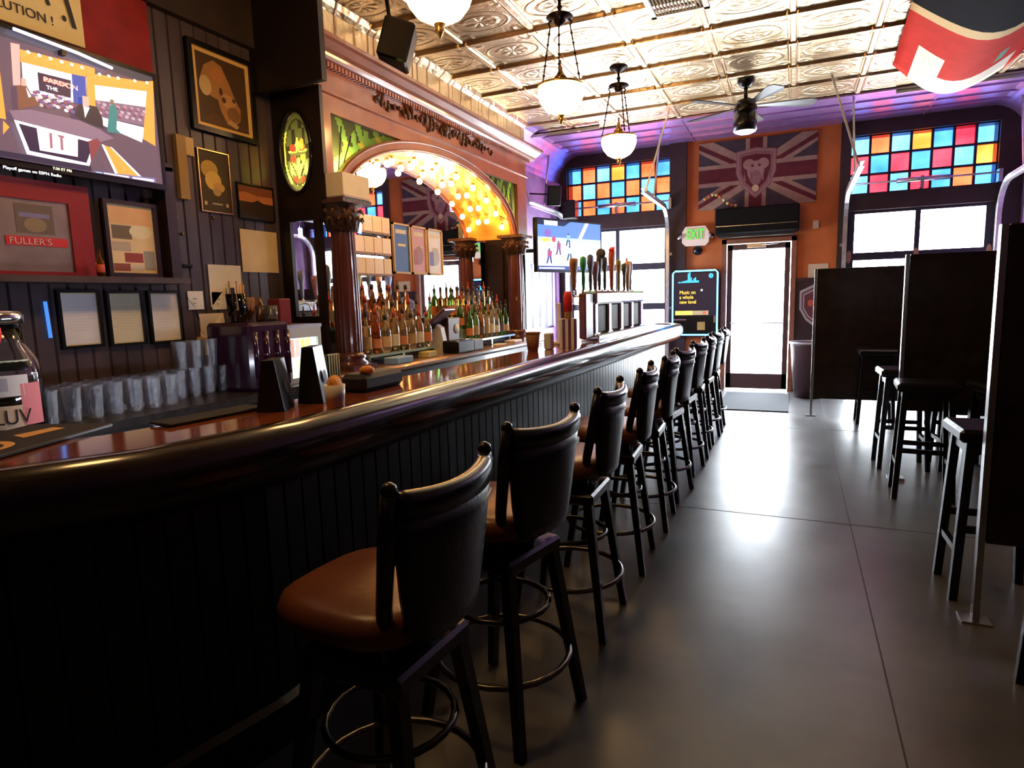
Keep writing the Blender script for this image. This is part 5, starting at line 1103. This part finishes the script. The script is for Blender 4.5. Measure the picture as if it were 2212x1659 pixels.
for i, (cl, nm) in enumerate(HC):
    y = ty0-.2+(ty1-ty0+.1)*i/10; x = -.06; m = MB(); hh = 1.25*[.2, .22, .24, .2, .26, .25, .29, .24, .22, .24, .25][i]
    prf = [(.008, 0), (.011, .03), (.014, hh*.3), (.012, hh*.5), (.024, hh*.75), (.02, hh*.95), (0, hh)] if i % 3 else [(.01, 0), (.016, .05), (.018, hh*.45), (.028, hh*.8), (.026, hh*.98), (0, hh)]
    m.lathe(prf, (x+.02*sin(i), y, .40), 10, 1.1, 2.0); h = m.build('tap_handle', flat(cl), t)
    if i == 4: m = MB(); m.M = Matrix.Translation((x, y, .40+hh)) @ Matrix.Rotation(PI/2, 4, 'X'); m.lathe([(.04, -.01), (.045, 0), (.04, .01), (0, .012)], (0, 0, 0), 16); m.build('round_badge', flat((.06, .05, .07)), h)
    if i == 6: m = MB(); m.M = Matrix.Translation((x, y, .40+hh)) @ Matrix.Rotation(.4, 4, 'X'); m.bbox((0, 0, 0), (.05, .07, .08), .008); m.build('red_topper', flat((.75, .04, .04)), h)
    if i == 9:
        m = MB()
        for q_ in range(5): a = 2*PI*q_/5; m.tube([(x, y, .4+hh), (x, y+.04*cos(a), .4+hh+.04*sin(a))], [.012, .006], 5)
        m.build('star_topper', flat((.8, .35, .28)), h)
    m = MB(); m.tube([(x+.01, y, .36), (x+.01, y, .41)], .012, 8); m.tube([(x, y, .36), (x-.07, y, .35), (x-.085, y, .29)], .009, 6); m.build('faucet', CHROME, t)
# striped box
q = on_bar(1232, 758)
t = thing('striped_box', 'purple and white striped box with red sauce bottle inside on the bar', 'box', (-1.45, 4.22, ZB), .3)
m = MB(); S_ = [flat((.9, .88, .92)), flat((.16, .08, .22))]
for i in range(7):
    for j_ in range(6): m.mi = (i+j_) % 2; a = -.07+i*.02; m.box((-.06+.02*j_, a, 0), (-.04+.02*j_, a+.02, .2))
m.build('carton', S_, t)
m = MB(); m.lathe([(0, .16), (.025, .16), (.028, .28), (.012, .31), (0, .33)], (.0, -.01, 0), 12); m.build('sauce_bottle', flat((.5, .25, .08)), t); m = MB(); m.lathe([(.03, .25), (.032, .35), (.022, .39), (0, .39)], (.0, -.01, 0), 12); m.build('red_cap', flat((.75, .03, .04)), t)
q = at(1177, 762, 2, ZB)
t = thing('woven_basket', 'brown woven cup on the inner edge of the bar', 'basket', (-1.60, 3.92, ZB)); m = MB(); m.lathe([(0, 0), (.035, 0), (.05, .12), (.046, .12), (.032, .01), (0, .01)], (0, 0, 0), 16); m.build('weave', mat('wicker', (.30, .15, .07), .7, bump=1, bscale=90), t); m = MB(); m.ring((0, 0, .12), .05, .005, 16); m.build('rim', flat((.35, .2, .1)), t)
onbox('napkin_holder', 'pale blue-white napkin holder beside the striped box', 'napkin holder', (-1.53, 4.04, ZB), (.05, .07, .11), flat((.6, .75, .8)))
t = thing('card_terminal', 'white till screen with purple display behind the taps', 'till', (-1.62, 4.50, ZB), .35); m = MB(); m.bbox((0, 0, .16), (.03, .3, .3), .01); m.build('casing', WHITE, t); m = MB(); m.box((.016, -.05, .06), (.018, .04, .13)); m.build('display', glow((.12, .04, .8), 1.2), t); m = MB(); m.bbox((0, 0, .01), (.12, .12, .02), .004); m.build('stand', WHITE, t)
# menu boxes near
for i, (x, y, w_, h_, l, rz) in enumerate(((-1.60, 1.60, .13, .17, 'left black menu holder on the near bar', .5), (-1.58, 1.77, .12, .20, 'right, taller black menu holder on the near bar', .45))):
    t = thing('menu_holder', l, 'menu holder', (x, y, ZB), rz); m = MB(); m.prism([(-.045, 0), (.045, 0), (.02, h_), (-.02, h_)], (0, -w_/2, 0), X, Z, Y, w_); m.build('stand', mat('menu_black', (.008, .009, .012), .35), t)
    p = Pic((.05, -w_/2, .01), Y, V((-.13, 0, 1)).normalized(), w_, h_*.9, .003); p.ell(.5, .45, .22, .14, G(.05, .055, .07)); p.ell(.5, .45, .15, .09, G(.02, .022, .03)); p.build('crest', t)
t = thing('garnish_cup', 'small white cup with orange slices on the near bar', 'cup', (-1.43, 1.70, ZB)); m = MB(); m.lathe([(0, 0), (.03, 0), (.036, .075), (.034, .075), (.028, .006), (0, .005)], (0, 0, 0), 18); m.build('cup', mat('frosted_cup', (.8, .78, .75), .25), t)
for i, (dx, dy, rz) in enumerate(((-.008, .008, .3), (.012, -.008, 1.4), (0, .01, 2.2))):
    m = MB(); m.M = Matrix.Translation((dx, dy, .082)) @ Matrix.Rotation(rz, 4, 'Z') @ Matrix.Rotation(1.1, 4, 'X'); m.lathe([(.024, -.003), (.026, 0), (.024, .003), (0, .003)], (0, 0, 0), 14); m.build('orange_slice', flat((.85, .38, .08)), t)
t = thing('garnish_tray', 'black garnish tray with orange fruit at the inner bar edge', 'tray', (-1.58, 2.12, ZB), 0); m = MB(); m.bbox((0, 0, .035), (.12, .28, .07), .02); m.build('tray', BLKM, t); m = MB(); m.lathe([(0, .06), (.028, .075), (.03, .09), (.015, .1), (0, .1)], (.03, -.08, 0), 12); m.build('orange_fruit', flat((.8, .28, .06)), t)
# things on the work counter next to the end panel
t = thing('plum_cooler', 'glossy dark plum drinks dispenser box with bright vertical highlights', 'dispenser', (-2.85, 2.68, .95)); m = MB(); m.bbox((0, 0, .19), (.34, .30, .38), .02); m.build('cabinet', mat('plum_gloss', (.035, .008, .028), .12, coat=.6), t)
m = MB()
for i in range(4): m.tube([(.175, -.12+i*.08, .08), (.175, -.12+i*.08, .33)], .014, 10)
m.build('front_ribs', mat('plum_gloss', (.035, .008, .028), .12, coat=.6), t)
t = thing('straw_holder', 'clear holder full of amber and clear straws on the plum box', 'straw holder', (-2.90, 2.66, 1.33)); m = MB(); m.lathe([(.05, 0), (.055, .16), (.052, .16), (.047, .005), (0, .004)], (0, 0, 0), 18); m.build('beaker', GLASS, t)
for i in range(9): a = i*2.4; m = MB(); m.tube([(.03*cos(a), .03*sin(a), .005), (.045*cos(a), .045*sin(a), .21+.01*(i % 3))], .004, 6); m.build('straw', flat([(.8, .5, .15), (.75, .65, .45), (.3, .15, .08)][i % 3]), t)
for i, (x, y, cl, l) in enumerate(((-2.86, 2.80, (.55, .35, .28), 'short glass with pinkish drink on the plum box'), (-2.76, 2.78, (.75, .7, .6), 'short clear glass with gold rim on the plum box'))):
    m = MB(); m.lathe([(0, 0), (.03, 0), (.036, .09), (.033, .09), (.028, .008), (0, .007)], (0, 0, 0), 14); tag(m.build('tumbler', bglass(cl), None, (x, y, 1.33)), l, 'glass')
m = MB(); random.seed(4)
for i in range(26): a = random.random()*6.28; m.tube([(0, 0, 0), (.03*cos(a), .03*sin(a), .05), (.08*cos(a), .08*sin(a), .09+.05*random.random()), (.10*cos(a), .10*sin(a), .06)], [.003, .01, .014, .002], 4)
tag(m.build('dried_flowers', flat((.30, .15, .08)), None, (-3.02, 2.86, 1.33)), 'brown dried flower bunch behind the straw holder', 'flowers')
onbox('red_box', 'dark red box standing beside the end panel', 'box', (-2.97, 3.06, 1.30), (.10, .10, .16), flat((.22, .02, .03)))
t = thing('counter_fridge', 'small lit countertop cooler with coloured cans beside the column', 'cooler', (-2.86, 3.0, .95))
m = MB(); W_, D_, H_ = .26, .30, .35
m.box((-W_/2, -D_/2, 0), (W_/2-.02, D_/2, H_-.02)); m.build('cabinet', mat('cooler_shell', (.45, .55, .65), .4), t); m = MB(); m.box((-W_/2-.01, -D_/2-.01, H_-.02), (W_/2, D_/2+.01, H_)); m.build('lid', STEEL, t)
m = MB()
for q_ in ((-D_/2, 0, D_/2, .03), (-D_/2, H_-.08, D_/2, H_-.02), (-D_/2, .03, -D_/2+.03, H_-.08), (D_/2-.03, .03, D_/2, H_-.08)): m.box((W_/2-.02, q_[0], q_[1]), (W_/2, q_[2], q_[3]))
m.build('door_frame', mat('cooler_frame', (.6, .7, .8), .4), t)
p = Pic((W_/2-.019, -D_/2+.03, .03), Y, Z, D_-.06, H_-.11, .003); p.rect(0, 0, 1, 1, glow((.9, .95, .7), 1.4)); 
for i, cl in enumerate(((.9, .25, .2), (.95, .4, .35), (.95, .75, .15), (.7, .85, .2), (.95, .95, .8))): p.rect(.04+i*.19, .52, .19+i*.19, .97, glow(cl, 1.3)); p.rect(.04+i*.19, .05, .19+i*.19, .46, glow((.9, .85, .4) if i % 2 else (.85, .95, .8), 1.3))
p.build('lit_shelves', t)
t = thing('napkin_caddy', 'black and chrome upright caddy next to the column base', 'caddy', (-2.66, 3.12, .95), .1); m = MB(); m.bbox((0, 0, .08), (.08, .12, .16), .006); m.build('box', BLK, t); m = MB()
for i in range(5): m.box((.041, -.055+i*.026, .005), (.044, -.05+i*.026, .155))
m.build('gold_bars', BRASS, t)

# ------------------------------------------------------------------ light
w = bpy.data.worlds.new('sky'); bpy.context.scene.world = w; w.use_nodes = True
bg = w.node_tree.nodes['Background']; bg.inputs[0].default_value = (.90, .95, 1, 1); bg.inputs[1].default_value = 24
def portal(loc, sx, sy, rot):
    l = bpy.data.lights.new('window_portal', 'AREA'); l.shape = 'RECTANGLE'; l.size = sx; l.size_y = sy; l.cycles.is_portal = True
    o = bpy.data.objects.new('window_portal', l); C.objects.link(o); o.location = loc; o.rotation_euler = rot
for a, b, z0, z1 in ((-3.36, -1.74, 0, 3.43), (-.99, 0, 0, 2.18), (.62, 2.24, 0, 3.43)): portal(((a+b)/2, YF+.32, (z0+z1)/2), b-a, z1-z0, (-PI/2, 0, 0))
portal((XL-.22, (LW[0]+LW[1])/2, (LW[2]+LW[3])/2), 1.0, LW[1]-LW[0], (0, -PI/2, 0))
sc_ = bpy.context.scene
sc_.view_settings.view_transform = 'Standard'; sc_.view_settings.look = 'None'; sc_.view_settings.exposure = .6; sc_.view_settings.gamma = 1; sc_.view_settings.use_curve_mapping = False
try:
    cy = sc_.cycles; cy.max_bounces = 8; cy.transparent_max_bounces = 16; cy.sample_clamp_indirect = 6; cy.caustics_refractive = False; cy.caustics_reflective = False; cy.use_denoising = True
except Exception: pass
